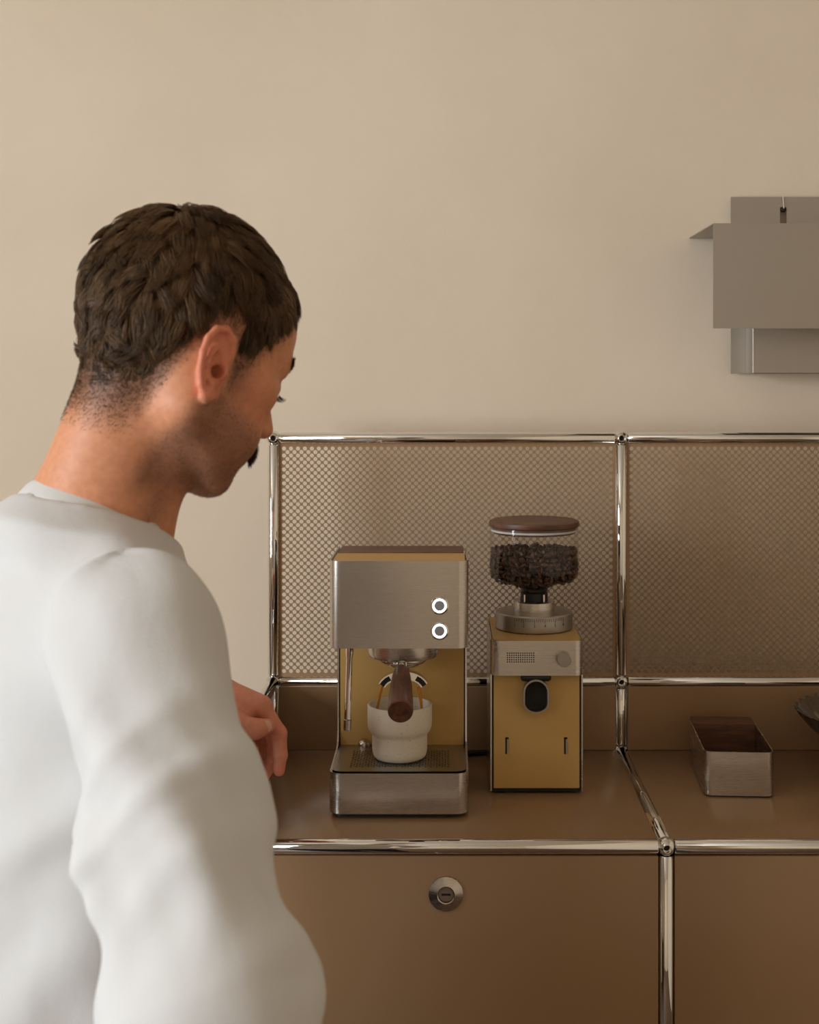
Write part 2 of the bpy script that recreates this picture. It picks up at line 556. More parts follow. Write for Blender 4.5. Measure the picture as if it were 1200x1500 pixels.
# local frame: x centred, y from the front face backwards, z from the shelf
HB, HT = (ZC - 0.3212) - ZTOP, (ZC - 0.2158) - ZTOP      # head bottom / top
TT = (ZC - 0.4700) - ZTOP                                 # tray top
YC = 0.121                                                # column front
YTOPB, YB = 0.148, 0.190
def epart(name, bm, material, parent=esp, smooth=30):
    return obj(name, bm, material, parent, smooth)

def u_band(bm, w, yb, z0, z1, r, th, seg=8):
    """sheet bent into a U around the front with rounded corners"""
    out = [(-w, yb)] + [(-w + r - r * math.cos(k / seg * PI / 2), r - r * math.sin(k / seg * PI / 2)) for k in range(seg + 1)]
    out += [(w - r + r * math.sin(k / seg * PI / 2), r - r * math.cos(k / seg * PI / 2)) for k in range(seg + 1)] + [(w, yb)]
    ri = r - th
    inn = [(-w + th, yb)] + [(-w + r - ri * math.cos(k / seg * PI / 2), r - ri * math.sin(k / seg * PI / 2)) for k in range(seg + 1)]
    inn += [(w - r + ri * math.sin(k / seg * PI / 2), r - ri * math.cos(k / seg * PI / 2)) for k in range(seg + 1)] + [(w - th, yb)]
    n = len(out)
    lay = []
    for pts, z in ((out, z0), (out, z1), (inn, z1), (inn, z0)):
        lay.append([bm.verts.new((p[0], p[1], z)) for p in pts])
    for a in range(4):
        A, B = lay[a], lay[(a + 1) % 4]
        for i in range(n - 1):
            bm.faces.new((A[i], A[i + 1], B[i + 1], B[i]))
    for i in (0, n - 1):
        bm.faces.new([lay[a][i] for a in range(4)])
    return bm
epart('front_panel', u_band(bmesh.new(), EW, YTOPB - .004, HB, HT, .0150, .0018), M['steel'], smooth=40)
# side plates: C shape outline in (y,z)
def side_pts():
    return [(.016, .006), (.016, TT - .004), (.024, TT - .001), (YC - .020, TT + .0005), (YC - .007, TT + .006), (YC - .001, TT + .020),
            (YC, HB + .002), (.030, HB + .002), (.030, HT - .002), (YTOPB - .002, HT - .002), (YB, .010), (YB - .004, .006)]
for s in (-1, 1):
    bm = bmesh.new()
    xo = s * (EW - .0004)
    prism(bm, side_pts(), 'x', xo, xo - s * .0022)
    epart('side_plate', bm, M['steel'])
bm = bmesh.new()      # black carcass just inside the plates (the thin dark joint)
prism(bm, [(.016, .004), (.016, TT - .012), (YC + .004, TT - .012), (YC + .004, HB + .006), (.012, HB + .006), (.012, HT - .010), (YTOPB - .004, HT - .010), (YB - .004, .010), (YB - .004, .004)], 'x', -EW + .0030, EW - .0030)
epart('carcass', bm, M['dark'])
epart('back_splash', box(bmesh.new(), -EW + .0042, EW - .0042, YC, YC + .003, TT - .004, HB + .004, .0004, 1), M['mustard'])
epart('top_plate', prism(bmesh.new(), rrect(-EW + .0040, EW - .0040, .0020, .0800, .0130, 8, (0, 0, 1, 1)), 'z', HT - .0030, HT - .0006), M['mustard'])
bm = box(bmesh.new(), -EW + .0048, EW - .0048, .0808, YTOPB, HT - .0060, HT + .0006, .0015, 2)
epart('walnut_strip', bm, M['walnut'])
# drip tray
bm = u_band(bmesh.new(), EW, YC + .010, .0065, TT - .0020, .0150, .0016)
tray = epart('drip_tray', bm, M['steel'], smooth=40)
bm = bmesh.new()
prism(bm, rrect(-EW + .0035, EW - .0035, .004, YB - .01, .0125), 'z', 0.0028, .0085)
epart('base_plate', bm, M['dark'])
for (fx, fy) in ((-.062, .02), (.062, .02), (-.062, .17), (.062, .17)):
    bm = lathe(bmesh.new(), [(0, 0), (.009, 0), (.010, .001), (.010, .004), (0, .004)], 20, (fx, fy, 0))
    epart('foot', bm, M['dark'])
# grate: solid frame with a perforated field
gx, gy0, gy1 = EW - .0030, .0016, YC - .0008
px0, px1, py0, py1 = -.0655, .0655, .0150, .0990
V, F = perforated(px0, px1, py0, py1, .0070, .0017, .0004, 8, .0014)
V = [(v[0], v[2], TT - v[1]) for v in V]
b0 = len(V)
outl = rrect(-gx, gx, gy0, gy1, .0130, 8, (0, 0, 1, 1))
def quad2(a, c, d, e):
    b_ = len(V); V.extend([(p[0], p[1], TT) for p in (a, c, d, e)]); F.append((b_, b_ + 1, b_ + 2, b_ + 3))
quad2((-gx, py0), (px0, py0), (px0, py1), (-gx, py1)); quad2((px1, py0), (gx, py0), (gx, py1), (px1, py1)); quad2((-gx, py1), (gx, py1), (gx, gy1), (-gx, gy1))
fr = [p for p in outl if p[1] < py0 - 1e-5]
b_ = len(V)
V.extend([(-gx, py0, TT)] + [(p[0], p[1], TT) for p in fr] + [(gx, py0, TT)])
F.append(tuple(range(b_, len(V))))
me = pydata('drip_grate', V, F)
link('drip_grate', me, M['steel_dk'], esp)
bm = box(bmesh.new(), -EW + .0035, EW - .0035, .016, YC + .002, TT - .013, TT - .010)
epart('tray_hole_shade', bm, M['void'])  # near-black sheet added below the grate, paints the shade in its holes
bm = lathe(bmesh.new(), [(.0, .0105), (.004, .0100), (.0068, .0078), (.0080, .0040), (.0082, .0)], 24, (-.0485, YC - .010, TT))
epart('tray_knob', bm, M['steel'], smooth=180)
# buttons
for zz in (887, 924):
    bz = (ZC - (zz - VPY) * EY / FPX) - ZTOP
    bx = (644 - VPX) * EY / FPX - ecx
    R90 = Matrix.Translation((bx, 0, bz)) @ Matrix.Rotation(PI / 2, 4, 'X')
    bm = lathe(bmesh.new(), [(.0085, .0018), (.0094, .0022), (.0106, .0018), (.0110, .0010), (.0110, -.001)], 40)
    bmesh.ops.transform(bm, matrix=R90, verts=bm.verts)
    bt = epart('push_button', bm, M['chrome'], smooth=35)
    bm = lathe(bmesh.new(), [(.0062, .0014), (.0064, .0020), (.0086, .0020), (.0088, .0014)], 40)
    bmesh.ops.transform(bm, matrix=R90, verts=bm.verts)
    epart('ring_light', bm, M['ring'], bt)
    bm = lathe(bmesh.new(), [(0, .0024), (.0058, .0024), (.0062, .0018), (.0062, .001)], 32)
    bmesh.ops.transform(bm, matrix=R90, verts=bm.verts)
    epart('button_cap', bm, M['button'], bt)
# group head
GY = 0.062
gxc = 0.0035
bm = lathe(bmesh.new(), [(0, HB + .010), (.0445, HB + .010), (.0445, HB - .0150), (.0430, HB - .0205), (.0300, HB - .0215), (.0, HB - .0215)], 56, (gxc, GY, 0))
epart('group_head', bm, M['steel'], smooth=30)
pf = epart('portafilter', lathe(bmesh.new(), [(0, HB - .0210), (.0305, HB - .0210), (.0312, HB - .0235), (.0300, HB - .0265), (.0285, HB - .0285), (.022, HB - .0325), (.012, HB - .0342), (0, HB - .0345)], 48, (gxc, GY, 0)), M['chrome'], smooth=60)
# handle: walnut, towards the viewer and slightly down
h0 = Vector((gxc - .0010, GY - .028, HB - .0235)); h1 = Vector((gxc + .0015, -.083, HB - .0560))
d = h1 - h0
bm = bmesh.new()
tube(bm, [h0 + d * t_ for t_ in (-.06, 0, .10, .20)], [.0062, .0062, .0068, .0072], 20)
epart('handle_stem', bm, M['chrome'], pf, 40)
bm = bmesh.new()
ts = (.17, .18, .22, .32, .5, .7, .88, .97, .99, 1.0)
rs = (.0072, .0084, .0095, .0112, .0130, .0141, .0147, .0148, .0144, .0134)
tube(bm, [h0 + d * t_ for t_ in ts], list(rs), 36)
epart('walnut_handle', bm, M['walnut_y'], pf, 40)
# double spout: arch with two outlets
spz = (ZC - (1004 - VPY) * 1.672 / FPX) - ZTOP
bm = bmesh.new()
ap = []
for k in range(13):
    a_ = PI * (0.10 + .80 * k / 12)
    ap.append((gxc + .0265 * math.cos(a_) / math.cos(PI * .10), GY, spz - .004 + .0180 * math.sin(a_)))
def strip(bm, ap, wy, th):
    rows = []
    for i, p in enumerate(ap):
        q0, q1 = Vector(ap[max(i - 1, 0)]), Vector(ap[min(i + 1, len(ap) - 1)])
        dd = (q1 - q0).normalized(); nrm = Vector((-dd.z, 0, dd.x))
        if nrm.z < 0: nrm = -nrm
        c = Vector(p)
        rows.append([bm.verts.new(c + nrm * s1 * th + Vector((0, s2 * wy, 0))) for s1, s2 in ((1, -1), (1, 1), (-1, 1), (-1, -1))])
    for A, B in zip(rows[:-1], rows[1:]):
        for k in range(4):
            bm.faces.new((A[k], A[(k + 1) % 4], B[(k + 1) % 4], B[k]))
    bm.faces.new(rows[0]); bm.faces.new(rows[-1][::-1])
    return bm
strip(bm, ap, .0075, .0048)
bmesh.ops.bevel(bm, geom=[e for e in bm.edges if e.calc_face_angle(0) > .8], offset=.0012, segments=2, affect='EDGES')
sp = epart('spout', bm, M['chrome'], pf, 40)
for s in (0, 1):
    seg_ = ap[:4] if s == 0 else ap[-4:]
    bm = strip(bmesh.new(), [(p[0], p[1] - .0068, p[2]) for p in seg_], .0011, .0030)
    epart('spout_inlay', bm, M['dark'], pf)
bm = bmesh.new()
tube(bm, [(gxc, GY, HB - .033), (gxc, GY, spz + .010)], [.0085, .0075], 20)
epart('spout_neck', bm, M['chrome'], pf, 40)
# steam wand
wx, wy_ = (510.5 - VPX) * (EY + .05) / FPX - ecx, .050
bm = bmesh.new()
wz = lambda py: (ZC - (py - VPY) * (EY + .05) / FPX) - ZTOP
wxx = lambda px: (px - VPX) * (EY + .05) / FPX - ecx
tube(bm, [(wxx(512.5), wy_, wz(940)), (wxx(512.5), wy_, wz(958)), (wxx(512), wy_, wz(963)), (wxx(511), wy_, wz(1000)), (wxx(509.5), wy_, wz(1053))],
     [.0050, .0050, .0040, .0040, .0043], 20)
wd = epart('steam_wand', bm, M['chrome'], smooth=40)
bm = bmesh.new()
tube(bm, [(wxx(509.5), wy_, wz(1053)), (wxx(509.5), wy_, wz(1054)), (wxx(509), wy_, wz(1069)), (wxx(509), wy_, wz(1070))], [.0040, .0050, .0048, .0040], 20)
epart('wand_tip', bm, M['steel'], wd, 40)
# power cord on the shelf
bm = bmesh.new()
cp = [(EW - .03, .186, .020), (EW - .02, .225, .012), (EW - .008, .258, .006), (EW + .008, .272, .0042), (EW + .030, .277, .0042), (EW + .055, .278, .0042), (EW + .08, .278, .0042)]
tube(bm, cp, .0040, 12)
epart('power_cord', bm, M['dark'], smooth=60)

# ------------------------------------------------------------------ mug and coffee
MY = 1.672
mz = TT + ZTOP
mug_c = Vector(((585.7 - VPX) * MY / FPX, MY, mz + .0003))
R1, R2, MH = .0404, .0345, .0672
prof = [(0, 0), (.026, 0), (.030, .0008), (.0325, .0030), (.0340, .0075), (R2, .013), (R2, .0285), (.0352, .0310), (.0372, .0335), (.0390, .0362), (.0400, .0395), (R1, .0440), (R1, MH - .001), (R1 - .0008, MH),
        (R1 - .0026, MH), (R1 - .0034, MH - .001), (R1 - .0036, .044), (.0360, .0375), (.0310, .0330), (.0306, .0120), (.027, .0060), (0, .0050)]
bm = lathe(bmesh.new(), prof, 72)
mug = obj('coffee_mug', bm, M['ceramic'], None, 50)
mug.location = mug_c
setp(mug, 'cream stepped ceramic mug without handle standing on the drip grate', 'mug')
cz = mz + .0003 + .020
bm = lathe(bmesh.new(), [(0, 0), (.0300, 0), (.0303, .0005), (.0303, .0030), (0, .0032)], 40)
cf = obj('coffee', bm, M['coffee'], None, 50)
cf.location = (mug_c.x, mug_c.y, cz)
setp(cf, 'brown espresso with golden crema inside the cream mug', 'coffee')
EO = Vector((ecx, EY, ZTOP))
for s, (pa, pb, lb) in enumerate((((560.5, 1003), (552, 1042), 'golden espresso stream falling beside the steam wand into the mug'),
                                  ((613, 1006), (618.5, 1046), 'golden espresso stream falling from the spout outlet under the ring buttons'))):
    a_ = P(*pa, MY); b2 = P(*pb, MY); c_ = Vector((mug_c.x + (-.024 if s == 0 else .024), MY, cz + .003))
    b2.x = (b2.x + c_.x) / 2 if False else b2.x
    b2 = Vector((max(min(b2.x, mug_c.x + .034), mug_c.x - .034), MY, b2.z))
    c_.x = max(min(b2.x, mug_c.x + .029), mug_c.x - .029)
    bm = bmesh.new()
    tube(bm, [a_, a_.lerp(b2, .35) + Vector(((-.001 if s == 0 else .001), 0, 0)), b2, c_], [.0022, .0020, .0014, .0013], 12)
    o = obj('coffee_stream', bm, M['coffee'], None, 60)
    setp(o, lb, 'coffee stream')

# ------------------------------------------------------------------ coffee grinder
GY0 = 1.709
gX0, gX1 = (718.5 - VPX) * GY0 / FPX, (854 - VPX) * GY0 / FPX
gcx, gw = (gX0 + gX1) / 2, (gX1 - gX0) / 2
gr = thing('coffee_grinder', 'mustard and steel coffee grinder with glass bean hopper and walnut lid', 'coffee grinder', (gcx, GY0, ZTOP))
def gpart(name, bm, material, parent=gr, smooth=30): return obj(name, bm, material, parent, smooth)
HTg = (ZC - .3283) - ZTOP
HBg = (ZC - .3732) - ZTOP
GB = 0.158
for s in (-1, 1):
    bm = bmesh.new(); prism(bm, [(.0, .004), (.0, HBg), (.002, HTg - .001), (GB, HTg - .001), (GB, .004)], 'x', s * gw, s * (gw - .0020))
    gpart('side_plate', bm, M['steel'])
bm = box(bmesh.new(), -gw + .0026, gw - .0026, .002, GB - .001, .003, HTg - .004)
gpart('carcass', bm, M['dark'])
gpart('front_plate', box(bmesh.new(), -gw + .0042, gw - .0042, .0, .003, .0075, HBg + .012, .0006, 1), M['mustard'])
gpart('top_plate', prism(bmesh.new(), rrect(-gw + .0028, gw - .0028, -.0096, GB - .002, .0100, 8, (0, 0, 1, 1)), 'z', HTg - .003, HTg), M['mustard'])
bm = u_band(bmesh.new(), gw + .0002, .060, HBg, HTg - .0006, .0120, .0016)
bmesh.ops.translate(bm, verts=bm.verts, vec=(0, -.0115, 0))
hd = gpart('head_panel', bm, M['steel'], smooth=40)
bm = box(bmesh.new(), -gw + .0045, gw - .0045, -.006, .01, HBg + .002, HTg - .004)
gpart('head_filler', bm, M['dark'])
for (fx, fy) in ((-.045, .014), (.045, .014), (-.045, .140), (.045, .140)):
    gpart('foot', lathe(bmesh.new(), [(0, 0), (.007, 0), (.007, .005), (0, .005)], 16, (fx, fy, 0)), M['dark'])
# speaker dots
YH = -.0115
gpx = lambda px: (px - VPX) * (GY0 + YH) / FPX - gcx
gpz = lambda py: (ZC - (py - VPY) * (GY0 + YH) / FPX) - ZTOP
bm = bmesh.new()
for i in range(13):
    for j in range(5):
        c = (gpx(743.5 + i * 38.5 / 12), 0, gpz(956.8 + j * 12.8 / 4))
        t = lathe(bmesh.new(), [(0, .0003), (.00085, .0003), (.00085, 0)], 8)
        merge(bm, t, Matrix.Translation((c[0], YH, c[2])) @ Matrix.Rotation(PI / 2, 4, 'X'))
dg = gpart('dot_grille', bm, M['void'], hd)
bm = lathe(bmesh.new(), [(0, .0125), (.0082, .0125), (.0088, .0118), (.0092, .0060), (.0092, 0)], 40)
bmesh.ops.transform(bm, matrix=Matrix.Translation((gpx(825.5), YH, gpz(964.5))) @ Matrix.Rotation(PI / 2, 4, 'X'), verts=bm.verts)
gpart('power_knob', bm, M['steel_dk'], smooth=30)
# chute: capsule trough
cx_ = (785.5 - VPX) * (GY0 - .010) / FPX - gcx
czt = HBg + .004
czb = (ZC - (1049 - VPY) * (GY0 - .010) / FPX) - ZTOP
def capsule_pts(w, zt, zb, seg=12):
    return [(cx_ + w * math.cos(PI * k / seg), zt - w + w * math.sin(PI * k / seg)) for k in range(seg + 1)] + \
           [(cx_ + w * math.cos(PI + PI * k / seg), zb + w + w * .75 * math.sin(PI + PI * k / seg)) for k in range(seg + 1)]
ztc = (ZC - (995 - VPY) * (GY0 - .010) / FPX) - ZTOP
O_, I_ = capsule_pts(.0166, ztc, czb), capsule_pts(.0142, ztc - .0024, czb + .0022)
bm = bmesh.new()
lay = [[bm.verts.new((p[0], y, p[1])) for p in pts] for pts, y in ((O_, .0), (O_, -.012), (I_, -.012), (I_, .0))]
nn = len(O_)
for a in range(3):
    for i in range(nn):
        bm.faces.new((lay[a][i], lay[a][(i + 1) % nn], lay[a + 1][(i + 1) % nn], lay[a + 1][i]))
ch = gpart('chute', bm, M['steel_dk'], smooth=40)
bm = bmesh.new()
prism(bm, I_, 'y', -.0020, .0)
gpart('chute_mouth_shade', bm, M['void'], ch)  # shade inside the chute painted as a near-black filling
bm = box(bmesh.new(), cx_ - .0195, cx_ + .0195, -.0112, .0, HBg - .008, HBg + .001, .004, 3)
gpart('chute_collar', bm, M['dark'], ch)
# side slots with bent tabs
for px in (742.5, 828.5):
    x_ = (px - VPX) * GY0 / FPX - gcx
    zt_ = (ZC - (1080 - VPY) * GY0 / FPX) - ZTOP
    bm = box(bmesh.new(), x_ - .0018, x_ + .0002, -.0003, .001, zt_ - .0215, zt_)
    box(bm, x_ - .0018, x_ + .0024, -.0003, .001, zt_ - .0022, zt_)
    sl = gpart('slot', bm, M['void'])
    bm = bmesh.new(); prism(bm, [(x_ + .0003, zt_ - .0024), (x_ + .0022, zt_ - .0024), (x_ + .0030, zt_ - .016), (x_ + .0016, zt_ - .0215), (x_ + .0003, zt_ - .0215)], 'y', -.0012, .0002)
    gpart('slot_tab', bm, M['steel_dk'], sl)
# dial, collar, neck, hopper
DY = 0.076
dz = HTg
dX = (782.5 - VPX) * (GY0 + DY) / FPX - gcx
bm = lathe(bmesh.new(), [(0, .0), (.0485, 0), (.0490, .0012), (.0515, .0016), (.0515, .0216), (.0505, .0230), (.0300, .0236), (0, .0236)], 72, (dX, DY, dz))
dl = gpart('grind_dial', bm, M['steel_dk'], smooth=25)
bm = bmesh.new()
def dial_pt(ang, z): return Vector((dX + .0516 * math.sin(ang), DY - .0516 * math.cos(ang), dz + z))
def ang_of(px): return math.asin(max(-1, min(1, (px - 782.5) / 57.5)))
majors = [751, 764, 779.5, 795, 810, 822.5]
for i in range(len(majors)):
    subs = 1 if i == len(majors) - 1 else 5
    for k in range(subs):
        px = majors[i] + (majors[min(i + 1, 5)] - majors[i]) * k / 5
        a_ = ang_of(px)
        ln = .0062 if k == 0 else .0040
        t = box(bmesh.new(), -.00026, .00026, -.0001, .0003, -ln, 0)
        merge(bm, t, Matrix.Translation(dial_pt(a_, .0206)) @ Matrix.Rotation(a_, 4, 'Z'))
gpart('scale_marks', bm, M['void'], dl)
bm = bmesh.new()
for i, px in enumerate(majors):
    fc = bpy.data.curves.new('numeral', 'FONT'); fc.body = str(i + 1); fc.size = .0052; fc.align_x = 'CENTER'; fc.align_y = 'CENTER'; fc.extrude = .00012
    fo = bpy.data.objects.new('numeral', fc); COL.objects.link(fo)
    fm = bpy.data.meshes.new_from_object(fo.evaluated_get(bpy.context.evaluated_depsgraph_get()))
    bpy.data.objects.remove(fo); bpy.data.curves.remove(fc)
    t = bmesh.new(); t.from_mesh(fm); bpy.data.meshes.remove(fm)
    a_ = ang_of(px)
    merge(bm, t, Matrix.Translation(dial_pt(a_, .0112)) @ Matrix.Rotation(a_, 4, 'Z') @ Matrix.Rotation(PI / 2, 4, 'X'))
gpart('scale_numerals', bm, M['void'], dl)
hz = dz + .0236
gpart('hopper_collar', lathe(bmesh.new(), [(.019, 0), (.0275, 0), (.0275, .0125), (.0262, .0140), (.019, .0140)], 56, (dX, DY, hz)), M['steel'])
gpart('hopper_neck', lathe(bmesh.new(), [(.0, .013), (.0182, .013), (.0182, .024), (.0168, .0262), (0, .0262)], 40, (dX, DY, hz)), M['dark'])
for k in range(2):
    gpart('neck_clip', box(bmesh.new(), dX + (-.0150, .0105)[k], dX + (-.0125, .0130)[k], DY - .0192, DY - .0150, hz + .0135, hz + .0240, .0006, 1), M['chrome'])
zl = (ZC - .1925) - ZTOP                  # glass top
hpz = hz + .026
Hh = zl - hpz
prof = [(.0182, 0), (.0190, .0035), (.0225, .0070), (.0300, .0108), (.0420, .0128), (.0520, .0150), (.0580, .0190), (.0604, .0260), (.0604, .036), (.0596, .048), (.0588, Hh)]
bm = lathe(bmesh.new(), prof, 72, (dX, DY, hpz))
hp = gpart('glass_hopper', bm, M['glass'], smooth=180)
gpart('hopper_cone', lathe(bmesh.new(), [(0, .0005), (.0178, .0005), (.0184, .0035), (.0220, .0078), (.0290, .0118), (0, .012)], 40, (dX, DY, hpz)), M['dark'])
bm = lathe(bmesh.new(), [(0, -.0085), (.0545, -.0085), (.0560, -.0072), (.0560, .0), (.0590, .0), (.0603, .0014), (.0606, .0040), (.0600, .0070), (.0570, .0088), (0, .0096)], 72, (dX, DY, zl))
gpart('walnut_lid', bm, M['walnut'], smooth=35)
gpart('lid_gasket', lathe(bmesh.new(), [(.0560, -.0062), (.0576, -.0058), (.0576, -.0036), (.0560, -.0032)], 64, (dX, DY, zl)), M['rib'], smooth=60)

# beans: real geometry, one heap
def bean_mesh():
    V, F = [], []
    nu, nv = 8, 5
    for j in range(nv + 1):
        th = PI * j / nv
        for i in range(nu):
            ph = 2 * PI * i / nu
            x, y, z = math.sin(th) * math.cos(ph), math.cos(th), math.sin(th) * math.sin(ph)
            zz = z if z > 0 else z * .45 + (.22 if abs(x) < .2 and abs(y) < .9 else 0)
            V.append((x * .0037, y * .0052, zz * .0031))
    for j in range(nv):
        for i in range(nu):
            F.append((j * nu + i, j * nu + (i + 1) % nu, (j + 1) * nu + (i + 1) % nu, (j + 1) * nu + i))
    return np.array(V), np.array(F)
bv, bf = bean_mesh()
rp = np.array([p[0] for p in prof]); zp = np.array([p[1] for p in prof])
Vs, Fs = [], []
rng = np.random.default_rng(3)
base = Vector((gcx + dX, GY0 + DY, ZTOP + hpz))
ztopb = (ZC - (803 - VPY) * (GY0 + DY) / FPX) - ZTOP - hpz
z = .0105
layer = 0
while z < ztopb:
    R = np.interp(z, zp, rp) - .0050
    rr = R
    first = True
    while rr > (R - .016 if z < ztopb - .006 else 0.0):
        cnt = max(1, int(2 * PI * rr / .0082))
        off = rng.random() * 6.28
        for k in range(cnt):
            a_ = off + 2 * PI * k / cnt + rng.normal(0, .03)
            q = rng.normal(size=4); q /= np.linalg.norm(q)
            w_, x_, y_, z_ = q
            Rm = np.array([[1 - 2 * (y_ * y_ + z_ * z_), 2 * (x_ * y_ - z_ * w_), 2 * (x_ * z_ + y_ * w_)], [2 * (x_ * y_ + z_ * w_), 1 - 2 * (x_ * x_ + z_ * z_), 2 * (y_ * z_ - x_ * w_)], [2 * (x_ * z_ - y_ * w_), 2 * (y_ * z_ + x_ * w_), 1 - 2 * (x_ * x_ + y_ * y_)]])
            jz = rng.normal(0, .0006) + (abs(rng.normal(0, .0012)) if z > ztopb - .006 else 0)
            c = np.array([rr * math.cos(a_), rr * math.sin(a_), z + jz])
            Fs.append(bf + len(Vs) * len(bv)); Vs.append(bv @ Rm.T * rng.uniform(.88, 1.08) + c)
        rr -= .0072
    z += .0060
me = pydata('coffee_beans', np.concatenate(Vs), np.concatenate(Fs))
cb = link('coffee_beans', me, M['beans'], None, 180)
cb.location = base
setp(cb, 'dark roasted coffee beans filling the glass hopper', 'coffee beans', kind='stuff')

# ------------------------------------------------------------------ steel box with wooden block
BY = 1.6945
bxl, bxr = (1032.5 - VPX) * BY / FPX, (1134.5 - VPX) * BY / FPX
bw, bd, bh = (bxr - bxl), .180, (ZC - (1102 - VPY) * BY / FPX) - ZTOP
bx = thing('steel_box', 'open brushed steel box with a dark walnut block inside', 'box', (bxl + bw / 2, BY, ZTOP), math.radians(-3.6))
bm = bmesh.new()
o_, i_ = rrect(-bw / 2, bw / 2, 0, bd, .0105), rrect(-bw / 2 + .0014, bw / 2 - .0014, .0014, bd - .0014, .0091)
lay = [[bm.verts.new((p[0], p[1], z)) for p in pts] for pts, z in ((o_, .0022), (o_, bh), (i_, bh), (i_, .005))]
for a in range(3):
    for i in range(len(o_)):
        bm.faces.new((lay[a][i], lay[a][(i + 1) % len(o_)], lay[a + 1][(i + 1) % len(o_)], lay[a + 1][i]))
bm.faces.new(lay[0][::-1]); bm.faces.new(lay[3])
obj('shell', bm, M['steel'], bx, 40)
bm = bmesh.new(); prism(bm, rrect(-bw / 2 + .003, bw / 2 - .003, .003, bd - .003, .006), 'z', 0, .0024)
obj('base_pad', bm, M['dark'], bx)
bm = bmesh.new(); prism(bm, rrect(-bw / 2 + .0018, bw / 2 - .0018, .137, bd - .0018, .0050, 6, (1, 1, 0, 0)), 'z', .0052, bh + .001)
obj('walnut_block', bm, M['walnut'], bx)
bm = bmesh.new(); prism(bm, rrect(-bw / 2 + .0018, bw / 2 - .0018, .0018, .1365, .0050, 6, (0, 0, 1, 1)), 'z', .0052, .0085)
obj('box_opening_shade', bm, M['void'], bx)  # near-black sheet standing in for shade at the bottom of the open box

# ------------------------------------------------------------------ cut glass bowl
bc = Vector((.578, 1.775, ZTOP))
rim_h = (ZC - .437) - ZTOP
bm = bmesh.new()
seg = 96
rings = []
prof = [(.030, .0), (.034, .0), (.036, .004), (.030, .010), (.046, .026), (.070, .047), (.094, .068), (.108, rim_h - .006), (.1115, rim_h), (.108, rim_h + .0005), (.102, rim_h - .006),
        (.094, rim_h - .012), (.088, rim_h - .019), (.078, rim_h - .026), (.070, rim_h - .034), (.050, .036), (.022, .020), (0.0, .018)]
for j, (r_, z_) in enumerate(prof):
    if r_ < 1e-6: rings.append([bm.verts.new((0, 0, z_))]); continue
    ring = []
    for i in range(seg):
        a_ = 2 * PI * i / seg
        k = .0030 * math.cos(a_ * 32) if j in (7, 8, 10, 12, 14) else (.0014 * math.cos(a_ * 32) if 4 <= j <= 16 else 0)
        ring.append(bm.verts.new(((r_ + k) * math.cos(a_), (r_ + k) * math.sin(a_), z_ + (.0016 * math.cos(a_ * 32) if j in (7, 8, 9, 10) else 0))))
    rings.append(ring)
bm.faces.new(rings[0])
for A, B in zip(rings[:-1], rings[1:]):
    for i in range(seg):
        if len(B) == 1: bm.faces.new((A[i], A[(i + 1) % seg], B[0]))
        else: bm.faces.new((A[i], A[(i + 1) % seg], B[(i + 1) % seg], B[i]))
m_, nt_, b_ = mat('dark_ribbed_metal', (0.20, 0.18, 0.15, 1), 0.22, 0.85)
bowl = obj('ribbed_bowl', bm, m_, None, 25)
bowl.location = bc
setp(bowl, 'dark ribbed flared bowl beside the open steel box', 'bowl')

# ------------------------------------------------------------------ wall sconce
SY = WALL_Y
sc0 = Vector((.53, SY, ZC + .012))
sco = thing('wall_sconce', 'brushed steel wall sconce of folded plates with a wide front shield', 'wall sconce', sc0)
def spart(name, bm, material=M['steel_v'], parent=sco):
    bmesh.ops.translate(bm, verts=bm.verts, vec=-sc0)
    return obj(name, bm, material, parent, 30)
SF = SY / 1.099
fl = (1045 - VPX) * SF / FPX
fr_ = 2 * .53 - fl
zt, zb = ZC + (VPY - 327) * SF / FPX, ZC + (VPY - 481) * SF / FPX
pl, pr = (1068.5 - VPX) * SY / FPX, 2 * .53 - (1068.5 - VPX) * SY / FPX
ptop, pbot = ZC + (VPY - 290) * SY / FPX, ZC + (VPY - 547.5) * SY / FPX
# back plate with a keyhole slot
kx, kw = (1144.8 - VPX) * SY / FPX, .0050
kz0, kz1 = ZC + (VPY - 330) * SY / FPX, ZC + (VPY - 305) * SY / FPX
bm = bmesh.new()
for (a0_, a1_, c0_, c1_) in ((pl, kx - kw, pbot, ptop), (kx + kw, pr, pbot, ptop), (kx - kw, kx + kw, kz1, ptop), (kx - kw, kx + kw, pbot, kz0)):
    box(bm, a0_, a1_, SY - .012, SY - .0105, c0_, c1_)
spart('back_plate', bm)
bm = box(bmesh.new(), pl + .05, pr - .05, SY - .0105, SY - .0002, pbot + .03, kz0 - .03)
spart('wall_bracket', bm)
bm = bmesh.new()
prism(bm, [(SY - .0002, zt), (SF, zt), (SF, zb), (SF + .0015, zb), (SF + .0015, zt - .0015), (SY - .0002, zt - .0015)], 'x', fl, fr_)
spart('front_shield', bm)
ibl, ibr = (1103 - VPX) * (SY - .06) / FPX, 2 * .53 - (1103 - VPX) * (SY - .06) / FPX
bm = box(bmesh.new(), ibl, ibr, SY - .060, SY - .012, pbot, zt - .03, .0008, 1)
spart('lamp_body', bm)
bm = bmesh.new()
lathe(bm, [(0, .004), (.0030, .0036), (.0048, .0012), (.0048, 0)], 20)
bmesh.ops.transform(bm, matrix=Matrix.Translation((kx, SY - .0095, kz1 - .003)) @ Matrix.Rotation(PI / 2, 4, 'X'), verts=bm.verts)
spart('hanging_screw', bm, M['dark'])
bm = bmesh.new()
tube(bm, [(kx + .0002, SY - .0145, kz1 - .002), (kx - .0004, SY - .0142, kz1 + .008), (kx - .0008, SY - .0135, ptop + .0005)], .0009, 8)
